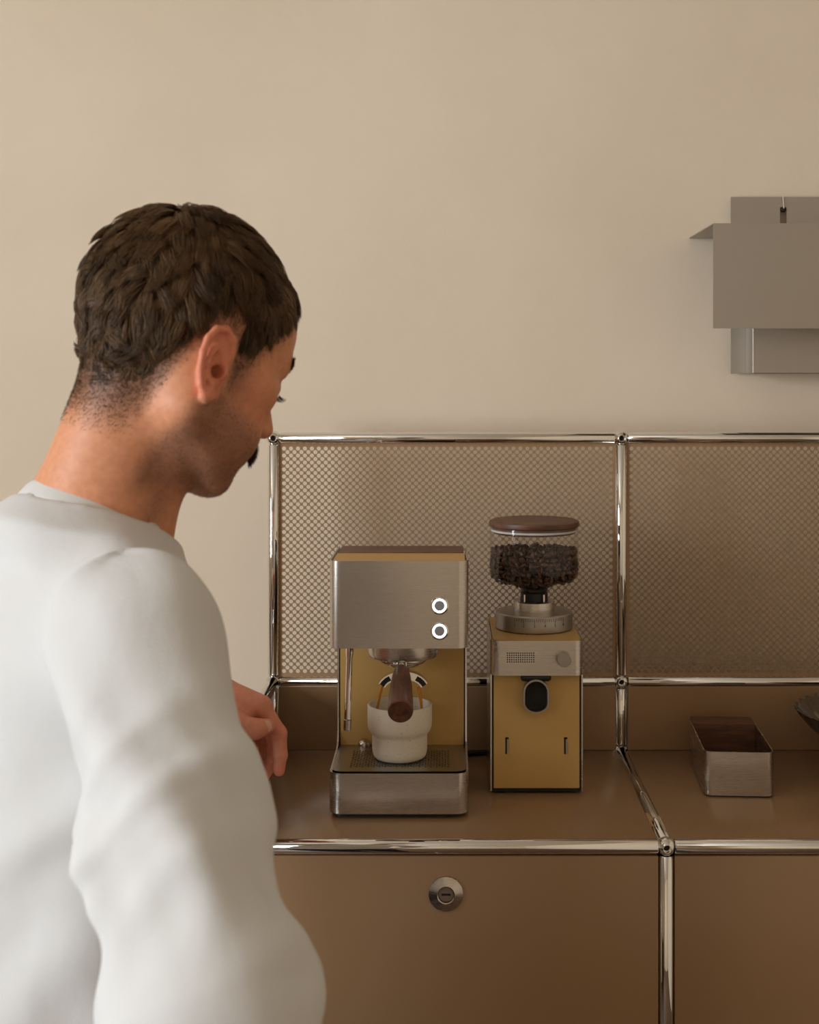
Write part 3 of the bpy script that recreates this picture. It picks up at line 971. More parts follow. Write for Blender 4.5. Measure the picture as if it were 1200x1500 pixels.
spart('hanging_wire', bm, M['ceiling'])

# ------------------------------------------------------------------ person
def smin(a, b, k):
    if k <= 0: return np.minimum(a, b)
    h = np.maximum(k - np.abs(a - b), 0) / k
    return np.minimum(a, b) - h * h * (k * .25)

class Field:
    """signed distance grid; shapes are blended in one after another"""
    def __init__(s, lo, hi, h):
        s.lo = np.array(lo, np.float32); s.h = h
        s.n = np.ceil((np.array(hi) - np.array(lo)) / h).astype(int) + 1
        s.ax = [(s.lo[i] + h * np.arange(s.n[i])).astype(np.float32) for i in range(3)]
        s.f = np.full(tuple(s.n), 1.0, np.float32)
    def region(s, lo, hi):
        sl = []
        for i in range(3):
            a = int(max(0, math.floor((lo[i] - s.lo[i]) / s.h))); b = int(min(s.n[i], math.ceil((hi[i] - s.lo[i]) / s.h) + 1))
            if b <= a: return None
            sl.append(slice(a, b))
        g = np.meshgrid(s.ax[0][sl[0]], s.ax[1][sl[1]], s.ax[2][sl[2]], indexing='ij', sparse=True)
        return tuple(sl), g
    def put(s, lo, hi, k, fn, cut=False):
        m = 1.8 * k + 3 * s.h
        rg = s.region([v - m for v in lo], [v + m for v in hi])
        if rg is None: return
        sl, g = rg
        d = fn(*g).astype(np.float32)
        if cut: s.f[sl] = -smin(-s.f[sl], d, k)
        else: s.f[sl] = smin(s.f[sl], d, k)
    def ell(s, c, r, k=.01, R=None, cut=False):
        c = [float(v) for v in c]; r = [float(v) for v in r]
        m = max(r) if R is not None else None
        lo = [c[i] - (m or r[i]) for i in range(3)]; hi = [c[i] + (m or r[i]) for i in range(3)]
        def fn(X, Y, Z):
            x, y, z = X - c[0], Y - c[1], Z - c[2]
            if R is not None:   # rows of R are the local axes
                x, y, z = (R[0][0] * x + R[0][1] * y + R[0][2] * z, R[1][0] * x + R[1][1] * y + R[1][2] * z, R[2][0] * x + R[2][1] * y + R[2][2] * z)
            k0 = np.sqrt((x / r[0]) ** 2 + (y / r[1]) ** 2 + (z / r[2]) ** 2)
            k1 = np.sqrt((x / r[0] ** 2) ** 2 + (y / r[1] ** 2) ** 2 + (z / r[2] ** 2) ** 2) + 1e-9
            return k0 * (k0 - 1) / k1
        s.put(lo, hi, k, fn, cut)
    def cap(s, a, b, ra, rb=None, k=.01, cut=False):
        a = [float(v) for v in a]; b = [float(v) for v in b]
        rb = ra if rb is None else rb
        m = max(ra, rb)
        lo = [min(a[i], b[i]) - m for i in range(3)]; hi = [max(a[i], b[i]) + m for i in range(3)]
        d = [b[i] - a[i] for i in range(3)]; L2 = sum(v * v for v in d) + 1e-12
        def fn(X, Y, Z):
            t = np.clip(((X - a[0]) * d[0] + (Y - a[1]) * d[1] + (Z - a[2]) * d[2]) / L2, 0, 1)
            return np.sqrt((X - a[0] - t * d[0]) ** 2 + (Y - a[1] - t * d[1]) ** 2 + (Z - a[2] - t * d[2]) ** 2) - (ra + (rb - ra) * t)
        s.put(lo, hi, k, fn, cut)
    def chain(s, pts, rads, k=.008):
        for i in range(len(pts) - 1): s.cap(pts[i], pts[i + 1], rads[i], rads[i + 1], k)
    def mesh(s):
        f = s.f; ins = f < 0
        n0, n1, n2 = f.shape
        c = [ins[i:n0 - 1 + i, j:n1 - 1 + j, k:n2 - 1 + k] for i in (0, 1) for j in (0, 1) for k in (0, 1)]
        tot = sum(x.astype(np.int8) for x in c)
        act = (tot > 0) & (tot < 8)
        idx = np.argwhere(act)
        vid = np.full(act.shape, -1, np.int64); vid[act] = np.arange(len(idx))
        acc = np.zeros((len(idx), 3)); cnt = np.zeros(len(idx))
        off = [np.array((i, j, k)) for i in (0, 1) for j in (0, 1) for k in (0, 1)]
        val = [f[idx[:, 0] + o[0], idx[:, 1] + o[1], idx[:, 2] + o[2]] for o in off]
        for a in range(8):
            for b in range(a + 1, 8):
                if np.abs(off[a] - off[b]).sum() != 1: continue
                va, vb = val[a], val[b]
                m = (va < 0) != (vb < 0)
                t = np.where(m, va / np.where(m, va - vb, 1), 0)
                p = off[a] + t[:, None] * (off[b] - off[a])
                acc[m] += p[m]; cnt[m] += 1
        V = (idx + acc / cnt[:, None]) * s.h + s.lo
        F = []
        for ax in range(3):
            o1, o2 = [(1, 2), (2, 0), (0, 1)][ax]
            A = np.moveaxis(ins, ax, 0)
            e = A[:-1] != A[1:]
            e = np.moveaxis(e, 0, ax)
            ii = np.argwhere(e)
            ok = (ii[:, o1] > 0) & (ii[:, o2] > 0) & (ii[:, o1] < f.shape[o1] - 1) & (ii[:, o2] < f.shape[o2] - 1)
            ii = ii[ok]
            flip = ins[ii[:, 0], ii[:, 1], ii[:, 2]]
            q = []
            for d1, d2 in ((-1, -1), (0, -1), (0, 0), (-1, 0)):
                j = ii.copy(); j[:, o1] += d1; j[:, o2] += d2
                q.append(vid[j[:, 0], j[:, 1], j[:, 2]])
            q = np.stack(q, 1)
            q[~flip] = q[~flip][:, ::-1]
            F.append(q)
        return V, np.concatenate(F)

def normals(V, F):
    n = np.cross(V[F[:, 1]] - V[F[:, 0]], V[F[:, 2]] - V[F[:, 0]])
    N = np.zeros_like(V)
    for i in range(4): np.add.at(N, F[:, i], n)
    return N / (np.linalg.norm(N, axis=1)[:, None] + 1e-12)

def relax(V, F, it):
    for _ in range(it):
        A = np.zeros_like(V); c = np.zeros(len(V))
        for i in range(4):
            j = (i + 1) % 4
            np.add.at(A, F[:, i], V[F[:, j]]); np.add.at(A, F[:, j], V[F[:, i]])
            np.add.at(c, F[:, i], 1); np.add.at(c, F[:, j], 1)
        V = .5 * V + .5 * A / np.maximum(c, 1)[:, None]
    return V

def npmesh(name, V, F):
    me = bpy.data.meshes.new(name)
    k = F.shape[1]
    me.vertices.add(len(V)); me.vertices.foreach_set('co', np.ascontiguousarray(V, np.float32).ravel())
    me.loops.add(F.size); me.loops.foreach_set('vertex_index', np.ascontiguousarray(F, np.int32).ravel())
    me.polygons.add(len(F)); me.polygons.foreach_set('loop_start', np.arange(0, F.size, k, dtype=np.int32))
    me.update(calc_edges=True)
    me.shade_smooth()
    return me

def sstep(a, b, x):
    t = np.clip((x - a) / (b - a), 0, 1)
    return t * t * (3 - 2 * t)

ROOT = np.array((-0.36, 1.10, 0.0))
man = thing('person', 'person in white crewneck sweatshirt with short brown hair looking down at the coffee machine', 'person', tuple(ROOT))
W = lambda x, y, dz: np.array((x, y, ZC + dz))
psb = math.radians(38)
fb, rb = np.array((math.cos(psb), math.sin(psb), 0)), np.array((math.sin(psb), -math.cos(psb), 0))
NECK = W(-0.306, 1.17, -.128)
cL, cN, cR = (np.array(P(45, 704, 1.160)), np.array(P(150, 722, 1.115)), np.array(P(244, 778, 1.190)))
def circle3(A, B, C):
    ab, ac = B - A, C - A
    n_ = np.cross(ab, ac)
    cc_ = A + (np.cross(n_, ab) * ac.dot(ac) + np.cross(ac, n_) * ab.dot(ab)) / (2 * n_.dot(n_))
    n_ = n_ / np.linalg.norm(n_)
    return cc_, n_ if n_[2] > 0 else -n_, np.linalg.norm(A - cc_)
COLC, COLN, COLR = circle3(cL, cN, cR)
S_R = W(-.228, .985, -.196); E_R = W(-.1530, .850, -.402); W_R = W(-.215, .955, -.600)
S_L = W(-.405, 1.30, -.190); E_L = W(-.455, 1.395, -.43); W_L = W(-.290, 1.575, -.362)

# --- head (local axes: x right of the face, y forward, z up)
psh, pit = math.radians(40), math.radians(25)
fh = np.array((math.cos(psh) * math.cos(pit), math.sin(psh) * math.cos(pit), -math.sin(pit)))
uh = np.array((math.cos(psh) * math.sin(pit), math.sin(psh) * math.sin(pit), math.cos(pit)))
rh = np.array((math.sin(psh), -math.cos(psh), 0))
HC = W(-.2205, 1.185, .0555)
HS = .960
HM = np.stack((rh, fh, uh)) * HS       # world = HC + local @ HM
toL = lambda p: HM @ (np.asarray(p) - HC) / HS ** 2
hd = Field((-.12, -.17, -.29), (.12, .15, .12), .0018)
hd.ell((0, -.012, .0), (.0735, .094, .086), .0)
hd.ell((0, -.034, .004), (.0760, .068, .078), .02)
hd.ell((0, .045, .002), (.060, .044, .058), .03)
hd.ell((0, .030, -.062), (.060, .056, .066), .03)
for s in (-1, 1):
    hd.cap((s * .056, -.006, -.088), (s * .022, .064, -.128), .0165, .014, .03)
    hd.cap((s * .060, -.008, -.050), (s * .056, -.006, -.088), .014, .0165, .03)
    hd.ell((s * .044, .052, -.048), (.023, .024, .018), .02)
    hd.ell((s * .036, .046, -.090), (.026, .036, .032), .02)
    hd.cap((s * .012, .086, -.014), (s * .044, .070, -.012), .0105, .0095, .014)
hd.ell((0, .071, -.130), (.021, .017, .016), .016)
hd.ell((0, .066, -.097), (.033, .025, .025), .016)
hd.cap((0, .084, -.026), (0, .1065, -.064), .0070, .0092, .010)
for s in (-1, 1):
    hd.ell((s * .0115, .0960, -.0685), (.0074, .0090, .0070), .006)
    hd.ell((s * .033, .094, -.034), (.015, .013, .010), .012, cut=True)
    hd.ell((s * .032, .0735, -.034), (.0145, .0135, .0125), .004)
hd.ell((0, .0885, -.0925), (.022, .0085, .0055), .006)
hd.ell((0, .0865, -.1035), (.020, .0085, .0060), .005)
# neck and upper trunk
nb = toL(COLC - COLN * .03)
hd.cap((0, -.018, -.060), nb + np.array((0, .002, 0)), .0490, .0520, .03)
hd.cap((0, -.046, -.035), toL(COLC - COLN * .02 - fb * .014), .034, .043, .03)
for s in (-1, 1):
    hd.cap((s * .050, -.020, -.062), toL(NECK + fb * .045 + rb * s * .018 + np.array((0, 0, -.03))), .013, .014, .018)
    hd.cap(toL(NECK - fb * .01 + np.array((0, 0, .01))), toL(NECK + rb * s * .10 + np.array((0, 0, -.065))), .030, .030, .04)
# ears
ea = math.radians(1)
for s in (-1, 1):
    tl = math.radians(8)
    eo = np.array((s * math.cos(ea), math.sin(ea), 0)); ef = np.array((-s * math.sin(ea), math.cos(ea), 0)); eu = np.array((0, 0, 1.0))
    ef2 = ef * math.cos(tl) + eu * math.sin(tl); eu2 = eu * math.cos(tl) - ef * math.sin(tl)
    E0 = np.array((s * .0800, -.010, -.052))
    e = lambda f_, u_, o_: E0 + ef2 * f_ + eu2 * u_ + eo * o_
    RM = [ef2, eu2, eo]
    hd.ell(e(.004, .0, -.008), (.009, .021, .010), .006, RM)
    hd.ell(e(-.002, .003, .0005), (.0150, .0270, .0042), .004, RM)
    hx = [(.009, .002, .001), (.0125, .014, .002), (.0095, .026, .0035), (.0, .0325, .0045), (-.010, .0295, .006), (-.0165, .019, .0075), (-.0180, .006, .008), (-.0160, -.008, .0075), (-.0105, -.020, .006), (-.004, -.029, .005)]
    for i in range(len(hx) - 1): hd.cap(e(*hx[i]), e(*hx[i + 1]), .0034, .0034, .002)
    hd.ell(e(.000, -.0275, .0045), (.0065, .0085, .0042), .004, RM)
    ah = [(-.002, .018, .004), (-.0080, .010, .005), (-.0098, -.001, .0055), (-.007, -.012, .005), (.000, -.0175, .0045)]
    for i in range(len(ah) - 1): hd.cap(e(*ah[i]), e(*ah[i + 1]), .0030, .0030, .002)
    hd.ell(e(.0085, -.0045, .0045), (.0042, .0065, .0035), .003, RM)
    hd.ell(e(.000, .000, .0060), (.0068, .0120, .0056), .002, RM, cut=True)
    hd.ell(e(.0035, -.0050, .001), (.0048, .0062, .0120), .001, RM, cut=True)
    hd.ell(e(.002, .0200, .0065), (.0058, .0075, .0036), .002, RM, cut=True)
Vh, Fh = hd.mesh()
Vh = relax(Vh, Fh, 1)
Nh = normals(Vh, Fh)

# hair field on the scalp
def hairline(F_):
    return np.interp(F_, [-.12, -.080, -.056, -.040, -.031, -.024, .008, .011, .020, .030, .040, .056, .072, .082, .11],
                     [-.125, -.125, -.112, -.080, -.036, -.017, -.015, -.046, -.052, -.038, -.014, .012, .034, .042, .046])
def hairlen(V):
    th = np.degrees(np.arctan2(np.abs(V[:, 0]), -V[:, 1]))
    lowl = np.interp(th, [0, 30, 45, 57, 66, 74, 90], [-.124, -.122, -.108, -.082, -.045, -.020, -.016])
    u = V[:, 2] - np.where(V[:, 1] < -.004, lowl, hairline(V[:, 1]))
    nape = sstep(70, 40, th) * (V[:, 1] < -.004)
    fade = sstep(.004, .040 + .050 * nape, u)
    back = sstep(.02, -.05, V[:, 1])
    L = .0028 + fade * (.020 + .012 * sstep(.0, .07, V[:, 2]))
    return np.where(u > 0, L, 0), u
Lh, uu = hairlen(Vh)
earm = np.zeros(len(Vh))
for s in (-1, 1):
    q = Vh - np.array((s * .084, -.012, -.050))
    earm = np.maximum(earm, sstep(.040, .030, np.sqrt(q[:, 0] ** 2 * 2.2 + q[:, 1] ** 2 * 1.4 + q[:, 2] ** 2)) * (np.abs(Vh[:, 0]) > .0765))
# skin tone map
skin = np.array(srgb(221, 154, 116)[:3]); hairc = np.array(srgb(70, 52, 38)[:3]); red = np.array(srgb(232, 134, 110)[:3]); stub = np.array(srgb(130, 94, 78)[:3])
tone = np.tile(skin, (len(Vh), 1))
def mixt(t, c, w): return t * (1 - w[:, None]) + c * w[:, None]
tone = mixt(tone, red, .55 * earm)
cheek = np.exp(-(((np.abs(Vh[:, 0]) - .05) / .03) ** 2 + ((Vh[:, 1] - .045) / .03) ** 2 + ((Vh[:, 2] + .055) / .025) ** 2))
tone = mixt(tone, red, .35 * cheek)
def beardmask(V):
    lo = sstep(-.052, -.080, V[:, 2] + .32 * (np.abs(V[:, 1] - .012) - .0) * (V[:, 1] > .02) )
    side = sstep(-.022, -.002, V[:, 1])
    under = sstep(-.185, -.150, V[:, 2] - .25 * V[:, 1])
    sb = sstep(-.03, -.05, V[:, 2]) * np.exp(-((V[:, 1] - .022) / .014) ** 2)
    mouth = 1 - np.exp(-((V[:, 0] / .026) ** 4 + ((V[:, 2] + .098) / .010) ** 2)) * (V[:, 1] > .075)
    return np.clip(np.maximum(lo * side * under, .7 * sb * side) * mouth, 0, 1)
bmk = beardmask(Vh) * (1 - earm)
tone = mixt(tone, stub, .64 * bmk)
lipm = np.exp(-((Vh[:, 0] / .020) ** 4 + ((Vh[:, 2] + .098) / .0085) ** 2)) * sstep(.080, .086, Vh[:, 1])
tone = mixt(tone, np.array(srgb(176, 96, 86)[:3]), .7 * lipm)
hm = (.72 * sstep(-.020, .026, uu) + .28 * sstep(.015, .05, uu)) * (1 - earm)
hm = np.where(uu > -.020, hm, 0)
tone = mixt(tone, hairc, .90 * hm)

# --- hands
def hand_field(lo, hi, h, elbow, wrist, rE, rW, palm, fingers, thumb, k=.008):
    g = Field(lo, hi, h)
    g.cap(elbow, wrist, rE, rW, .01)
    for (a, b_, r0, r1) in palm: g.cap(a, b_, r0, r1, .014)
    for pts, rads in fingers: g.chain(pts, rads, .0035)
    g.chain(thumb[0], thumb[1], .006)
    return g
Pn = lambda px, py, y: np.array(P(px, py, y))
mcp = [Pn(383, 1034, 1.548), Pn(377, 1031, 1.570), Pn(368, 1034, 1.591), Pn(356, 1040, 1.609)]
fing = [
    ([mcp[0], Pn(409, 1074, 1.545), Pn(411, 1106, 1.545), Pn(409, 1129, 1.545)], [.0102, .0088, .0078, .0066]),
    ([mcp[1], Pn(403, 1083, 1.570), Pn(398, 1118, 1.566), Pn(387, 1136, 1.560)], [.0102, .0092, .0082, .0070]),
    ([mcp[2], Pn(392, 1085, 1.592), Pn(386, 1120, 1.588), Pn(374, 1137, 1.580)], [.0098, .0088, .0078, .0068]),
    ([mcp[3], Pn(374, 1084, 1.611), Pn(368, 1112, 1.607), Pn(358, 1126, 1.600)], [.0088, .0078, .0070, .0060])]
palm = [(W_L + np.array((0, -.010, 0)), mcp[0], .0200, .0125), (W_L, mcp[1], .0205, .0125), (W_L + np.array((0, .006, 0)), mcp[2], .0200, .0120), (W_L + np.array((0, .012, -.002)), mcp[3], .0190, .0110),
        (W_L + np.array((.010, -.012, -.012)), Pn(352, 1062, 1.540), .0165, .0140)]
thumb = ([W_L + np.array((.012, -.014, -.014)), Pn(348, 1062, 1.528), Pn(374, 1068, 1.519), Pn(391, 1064, 1.523)], [.0155, .0130, .0108, .0088])
lh = hand_field((-.36, 1.46, ZC - .47), (-.15, 1.65, ZC - .30), .0015, W_L + (E_L - W_L) * .4, W_L, .030, .0230, palm, fing, thumb)
Vl, Fl = lh.mesh()
# right hand resting on the hip (below the frame)
fd = np.array((-.35, .80, -.48)); fd /= np.linalg.norm(fd)
sd = np.cross(fd, rb); sd /= np.linalg.norm(sd)
kn = [W_R + fd * .085 + sd * o for o in (.030, .010, -.010, -.029)]
fing2 = [([q, q + fd * .036, q + fd * .062, q + fd * .080], [.0100, .0090, .0080, .0066]) for q in kn]
palm2 = [(W_R + sd * o * .4, q, .021, .0125) for o, q in zip((.03, .01, -.01, -.029), kn)]
th2 = ([W_R + sd * .018, W_R + sd * .045 + fd * .03, W_R + sd * .060 + fd * .058, W_R + sd * .066 + fd * .078], [.016, .0125, .0105, .0088])
rhn = hand_field(W_R - .16, W_R + np.array((.16, .22, .12)), .0025, W_R + (E_R - W_R) * .3, W_R, .030, .0235, palm2, fing2, th2)
Vr, Fr = rhn.mesh()
Vhw = Vh @ HM + HC
Vall = np.concatenate((Vhw, Vl, Vr)) - ROOT
Fall = np.concatenate((Fh, Fl + len(Vhw), Fr + len(Vhw) + len(Vl)))
htone = np.array(srgb(222, 148, 120)[:3])
kt = np.tile(htone, (len(Vl), 1))
for q in [f_[0][3] for f_ in fing] + [f_[0][1] for f_ in fing]:
    kt = mixt(kt, np.array(srgb(222, 120, 98)[:3]), .6 * np.exp(-(np.linalg.norm(Vl - q, axis=1) / .010) ** 2))
tones = np.concatenate((tone, kt, np.tile(htone, (len(Vr), 1))))
def limb(i0, path, i1, rad):
    # joins the hand surface to the trunk through the sleeve
    global Vall, Fall, tones
    n_ = 12
    pts = [Vector(tuple(q - ROOT)) for q in path]
    b_ = len(Vall); rows = []
    for j, q in enumerate(pts):
        d_ = (pts[min(j + 1, len(pts) - 1)] - pts[max(j - 1, 0)]).normalized()
        u_ = d_.orthogonal().normalized(); w_ = d_.cross(u_)
        rows += [tuple(q + (u_ * math.cos(2 * PI * k / n_) + w_ * math.sin(2 * PI * k / n_)) * rad[j]) for k in range(n_)]
    F_ = [(b_ + j * n_ + k, b_ + j * n_ + (k + 1) % n_, b_ + (j + 1) * n_ + (k + 1) % n_, b_ + (j + 1) * n_ + k) for j in range(len(pts) - 1) for k in range(n_)]
    for k in range(0, n_, 2):
        F_.append((i0, b_ + k, b_ + k + 1, b_ + (k + 2) % n_))
        e_ = b_ + (len(pts) - 1) * n_
        F_.append((i1, e_ + k, e_ + k + 1, e_ + (k + 2) % n_))
    Vall = np.concatenate((Vall, np.array(rows))); Fall = np.concatenate((Fall, np.array(F_)))
    tones = np.concatenate((tones, np.tile(htone, (len(rows), 1))))
low = lambda sgn: int(np.argmin(Vhw[:, 2] - sgn * .5 * ((Vhw - NECK) @ rb)))
il = len(Vhw) + int(np.argmin((Vl - W_L) @ (W_L - E_L))); ir = len(Vhw) + len(Vl) + int(np.argmin((Vr - W_R) @ (W_R - E_R)))
limb(il, [W_L + (E_L - W_L) * .5, E_L, (E_L + S_L) / 2, S_L], low(-1), [.030, .036, .040, .042])
limb(ir, [W_R + (E_R - W_R) * .5, E_R, (E_R + S_R) / 2, S_R], low(1), [.030, .036, .040, .042])
me = npmesh('body', Vall, Fall)
at = me.attributes.new('tone', 'FLOAT_COLOR', 'POINT')
at.data.foreach_set('color', np.concatenate((tones, np.ones((len(tones), 1))), 1).astype(np.float32).ravel())
body = link('body', me, M['skin'], man)
# nails on the visible hand
def nail(c, nrm, fwd, w, l):
    nrm = nrm / np.linalg.norm(nrm); fwd = fwd - nrm * fwd.dot(nrm); fwd /= np.linalg.norm(fwd); sd_ = np.cross(nrm, fwd)
    V_, F_ = [], []
    for j in range(6):
        for i in range(6):
            a, b_ = i / 5 * 2 - 1, j / 5 * 2 - 1
            e_ = math.sqrt(max(0, 1 - (max(0, abs(b_) - .45) / .55) ** 2)) if abs(b_) > .45 else 1
            a *= max(e_, .45)
            V_.append(c + sd_ * a * w + fwd * b_ * l - nrm * (.35 * w * a * a) - ROOT)
    for j in range(5):
        for i in range(5): F_.append((j * 6 + i, j * 6 + i + 1, j * 6 + i + 7, j * 6 + i + 6))
    o = link('nail', npmesh('nail', np.array(V_), np.array(F_)), M['nail'], body)
    return o
tt = thumb[0][3]; td = thumb[0][3] - thumb[0][2]
nail(tt + np.array((-.0015, -.0090, .0018)), np.array((.10, -1, .20)), td, .0066, .0080)

# --- hair strands (mesh, three sided)
def strands(name, roots, paths_fn, rad, shade, parent, material, k=5):
    """paths: (n,k,3) local head coords -> mesh"""
    Pth = paths_fn
    n = len(Pth)
    T = np.gradient(Pth, axis=1); T /= np.linalg.norm(T, axis=2)[:, :, None] + 1e-12
    ref = np.tile(np.array((.31, .74, .59)), (n, k, 1))
    A = np.cross(T, ref); A /= np.linalg.norm(A, axis=2)[:, :, None] + 1e-9
    B = np.cross(T, A)
    tap = np.interp(np.linspace(0, 1, k), [0, .6, 1], [1, .85, .15])
    r = (rad[:, None] if isinstance(rad, np.ndarray) else rad) * tap[None, :]
    V = np.stack([Pth + (A * math.cos(a) + B * math.sin(a)) * r[:, :, None] for a in (0, 2 * PI / 3, 4 * PI / 3)], 2)  # n,k,3,3
    V = V.reshape(-1, 3)
    base_ = (np.arange(n) * k * 3)[:, None, None]
    j = np.arange(k - 1)[None, :, None] * 3
    i = np.arange(3)[None, None, :]
    a_ = base_ + j + i; b_ = base_ + j + (i + 1) % 3
    F = np.stack((a_, b_, b_ + 3, a_ + 3), -1).reshape(-1, 4)
    me = npmesh(name, V @ HM + HC - ROOT, F)
    at = me.attributes.new('shade', 'FLOAT', 'POINT')
    at.data.foreach_set('value', np.repeat(shade, k * 3).astype(np.float32))
    return link(name, me, material, parent)

rng = np.random.default_rng(11)
er = np.array((.0745, .094, .086)); ec = np.array((0, -.014, .0))
def grow(root, nrm, L, tdir, lift, k=5, curl=0.0):
    pts = [root]
    q = root.copy(); d = tdir.copy()
    lev0 = np.linalg.norm((root - ec) / er, axis=1)
    for i in range(1, k):
        n_ = (q - ec) / er ** 2; n_ /= np.linalg.norm(n_, axis=1)[:, None]
        d = d - n_ * (d * n_).sum(1)[:, None]
        d /= np.linalg.norm(d, axis=1)[:, None] + 1e-9
        q = q + d * (L / (k - 1))[:, None]
        s_ = i / (k - 1)
        lev = np.linalg.norm((q - ec) / er, axis=1)
        want = lev0 + (lift * (1 - (1 - s_) ** 2)) / .085
        q = ec + (q - ec) * (want / lev)[:, None]
        pts.append(q.copy())
    return np.stack(pts, 1)
face_area = np.linalg.norm(np.cross(Vh[Fh[:, 1]] - Vh[Fh[:, 0]], Vh[Fh[:, 2]] - Vh[Fh[:, 0]]), axis=1)
def sample(mask, n):
    w = face_area * mask[Fh].mean(1)
    idx = rng.choice(len(Fh), n, p=w / w.sum())
    a, b_ = rng.random(n)[:, None], rng.random(n)[:, None]
    p = (Vh[Fh[idx, 0]] * (1 - a) + Vh[Fh[idx, 1]] * a) * (1 - b_) + (Vh[Fh[idx, 3]] * (1 - a) + Vh[Fh[idx, 2]] * a) * b_
    return p, Nh[Fh[idx, 0]]
mask = np.where((uu > 0), .25 + .75 * sstep(0, .05, uu), .0) * (1 - earm) * (np.abs(Vh[:, 0]) < .0790)
p, nr = sample(mask, 36000)
Ls, us = hairlen(p)
Ls = np.maximum(Ls, .0025)
crown = np.array((.004, -.052, .078))
td = p - crown
td[:, 2] -= .25 * np.maximum(0, np.abs(p[:, 0]) - .03)
top = sstep(.02, .065, p[:, 2])[:, None]
td = td / (np.linalg.norm(td, axis=1)[:, None] + 1e-6)
td = td + top * np.array((0, .55, 0)) * (p[:, 1] > -.045)[:, None]
temple = (sstep(.0, .03, p[:, 1]) * sstep(.03, -.02, p[:, 2]))[:, None]
td = td * (1 - .8 * temple) + temple * np.array((0, .25, -1.0)) * .8
# locks
nc = 520
cc, _ = sample(mask, nc)
ci = np.empty(len(p), int)
for s0 in range(0, len(p), 3000):
    ci[s0:s0 + 3000] = ((p[s0:s0 + 3000, None, :] - cc[None]) ** 2).sum(2).argmin(1)
cj = rng.normal(0, .26, (nc, 3)); cl = rng.random(nc); cs = rng.normal(0, .16, nc)
td = td + cj[ci] + rng.normal(0, .10, p.shape)
full = sstep(.012, .065, us)
lift = (.0012 + full * (.0035 + .0075 * cl[ci] * rng.uniform(.55, 1, len(p)))) * np.where(us < .02, .5, 1)
lift = lift * (1 + .35 * sstep(.03, .08, p[:, 2]))
Pt = grow(p - nr * .0008, nr, Ls * rng.uniform(.75, 1.1, len(p)), td, lift)
pull = full[:, None, None] * np.linspace(0, .42, 5)[None, :, None] ** 1.0
tipc = np.zeros((nc, 5, 3)); np.add.at(tipc, ci, Pt); tipc /= np.maximum(np.bincount(ci, minlength=nc), 1)[:, None, None]
Pt = Pt * (1 - pull) + tipc[ci] * pull
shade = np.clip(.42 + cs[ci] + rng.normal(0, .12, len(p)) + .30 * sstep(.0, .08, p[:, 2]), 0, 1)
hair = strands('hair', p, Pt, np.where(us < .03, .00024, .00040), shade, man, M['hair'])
fz = np.where(uu > -.016, sstep(-.020, .022, uu) * (1 - sstep(.05, .075, uu)), 0) * (1 - earm) * (np.abs(Vh[:, 0]) < .0785)
p, nr = sample(fz, 22000)
dirn = nr * .5 + np.array((0, -.05, -.8)) + rng.normal(0, .22, p.shape)
dirn /= np.linalg.norm(dirn, axis=1)[:, None]
Pt = p[:, None, :] + dirn[:, None, :] * (np.linspace(0, 1, 3)[None, :, None] * rng.uniform(.0014, .0032, len(p))[:, None, None])
strands('clipped_hair', p, Pt, .00011, np.clip(rng.normal(.3, .15, len(p)), 0, 1), man, M['hair'], 3)
hair['label'] = 'short brown hair with a faded nape'
# stubble and moustache, eyebrows, lashes
p, nr = sample(bmk * (Vh[:, 1] > -.02), 9000)
dirn = nr * .55 + np.array((0, .15, -.8)) + rng.normal(0, .25, p.shape)
dirn /= np.linalg.norm(dirn, axis=1)[:, None]
Pt = p[:, None, :] + dirn[:, None, :] * (np.linspace(0, 1, 3)[None, :, None] * rng.uniform(.0007, .0017, len(p))[:, None, None])
bs = strands('beard_stubble', p, Pt, .00010, np.full(len(p), .2), man, M['hair'], 3)
ms = ((np.abs(Vh[:, 0]) < .031) & (Vh[:, 2] < -.077 - .20 * np.abs(Vh[:, 0])) & (Vh[:, 2] > -.0905 - .34 * np.abs(Vh[:, 0])) & (Vh[:, 1] > .066)).astype(float)
p, nr = sample(ms, 2600)
dirn = nr * .45 + np.stack((np.sign(p[:, 0]) * .45, np.zeros(len(p)), np.full(len(p), -.85)), 1) + rng.normal(0, .12, p.shape)
dirn /= np.linalg.norm(dirn, axis=1)[:, None]
Pt = p[:, None, :] + dirn[:, None, :] * (np.linspace(0, 1, 4)[None, :, None] * rng.uniform(.007, .0125, len(p))[:, None, None])
Pt = Pt - np.linspace(0, 1, 4)[None, :, None] ** 2 * np.array((0, .0012, .0008))
strands('moustache', p, Pt, .0003, np.full(len(p), .08), man, M['hair'], 4)
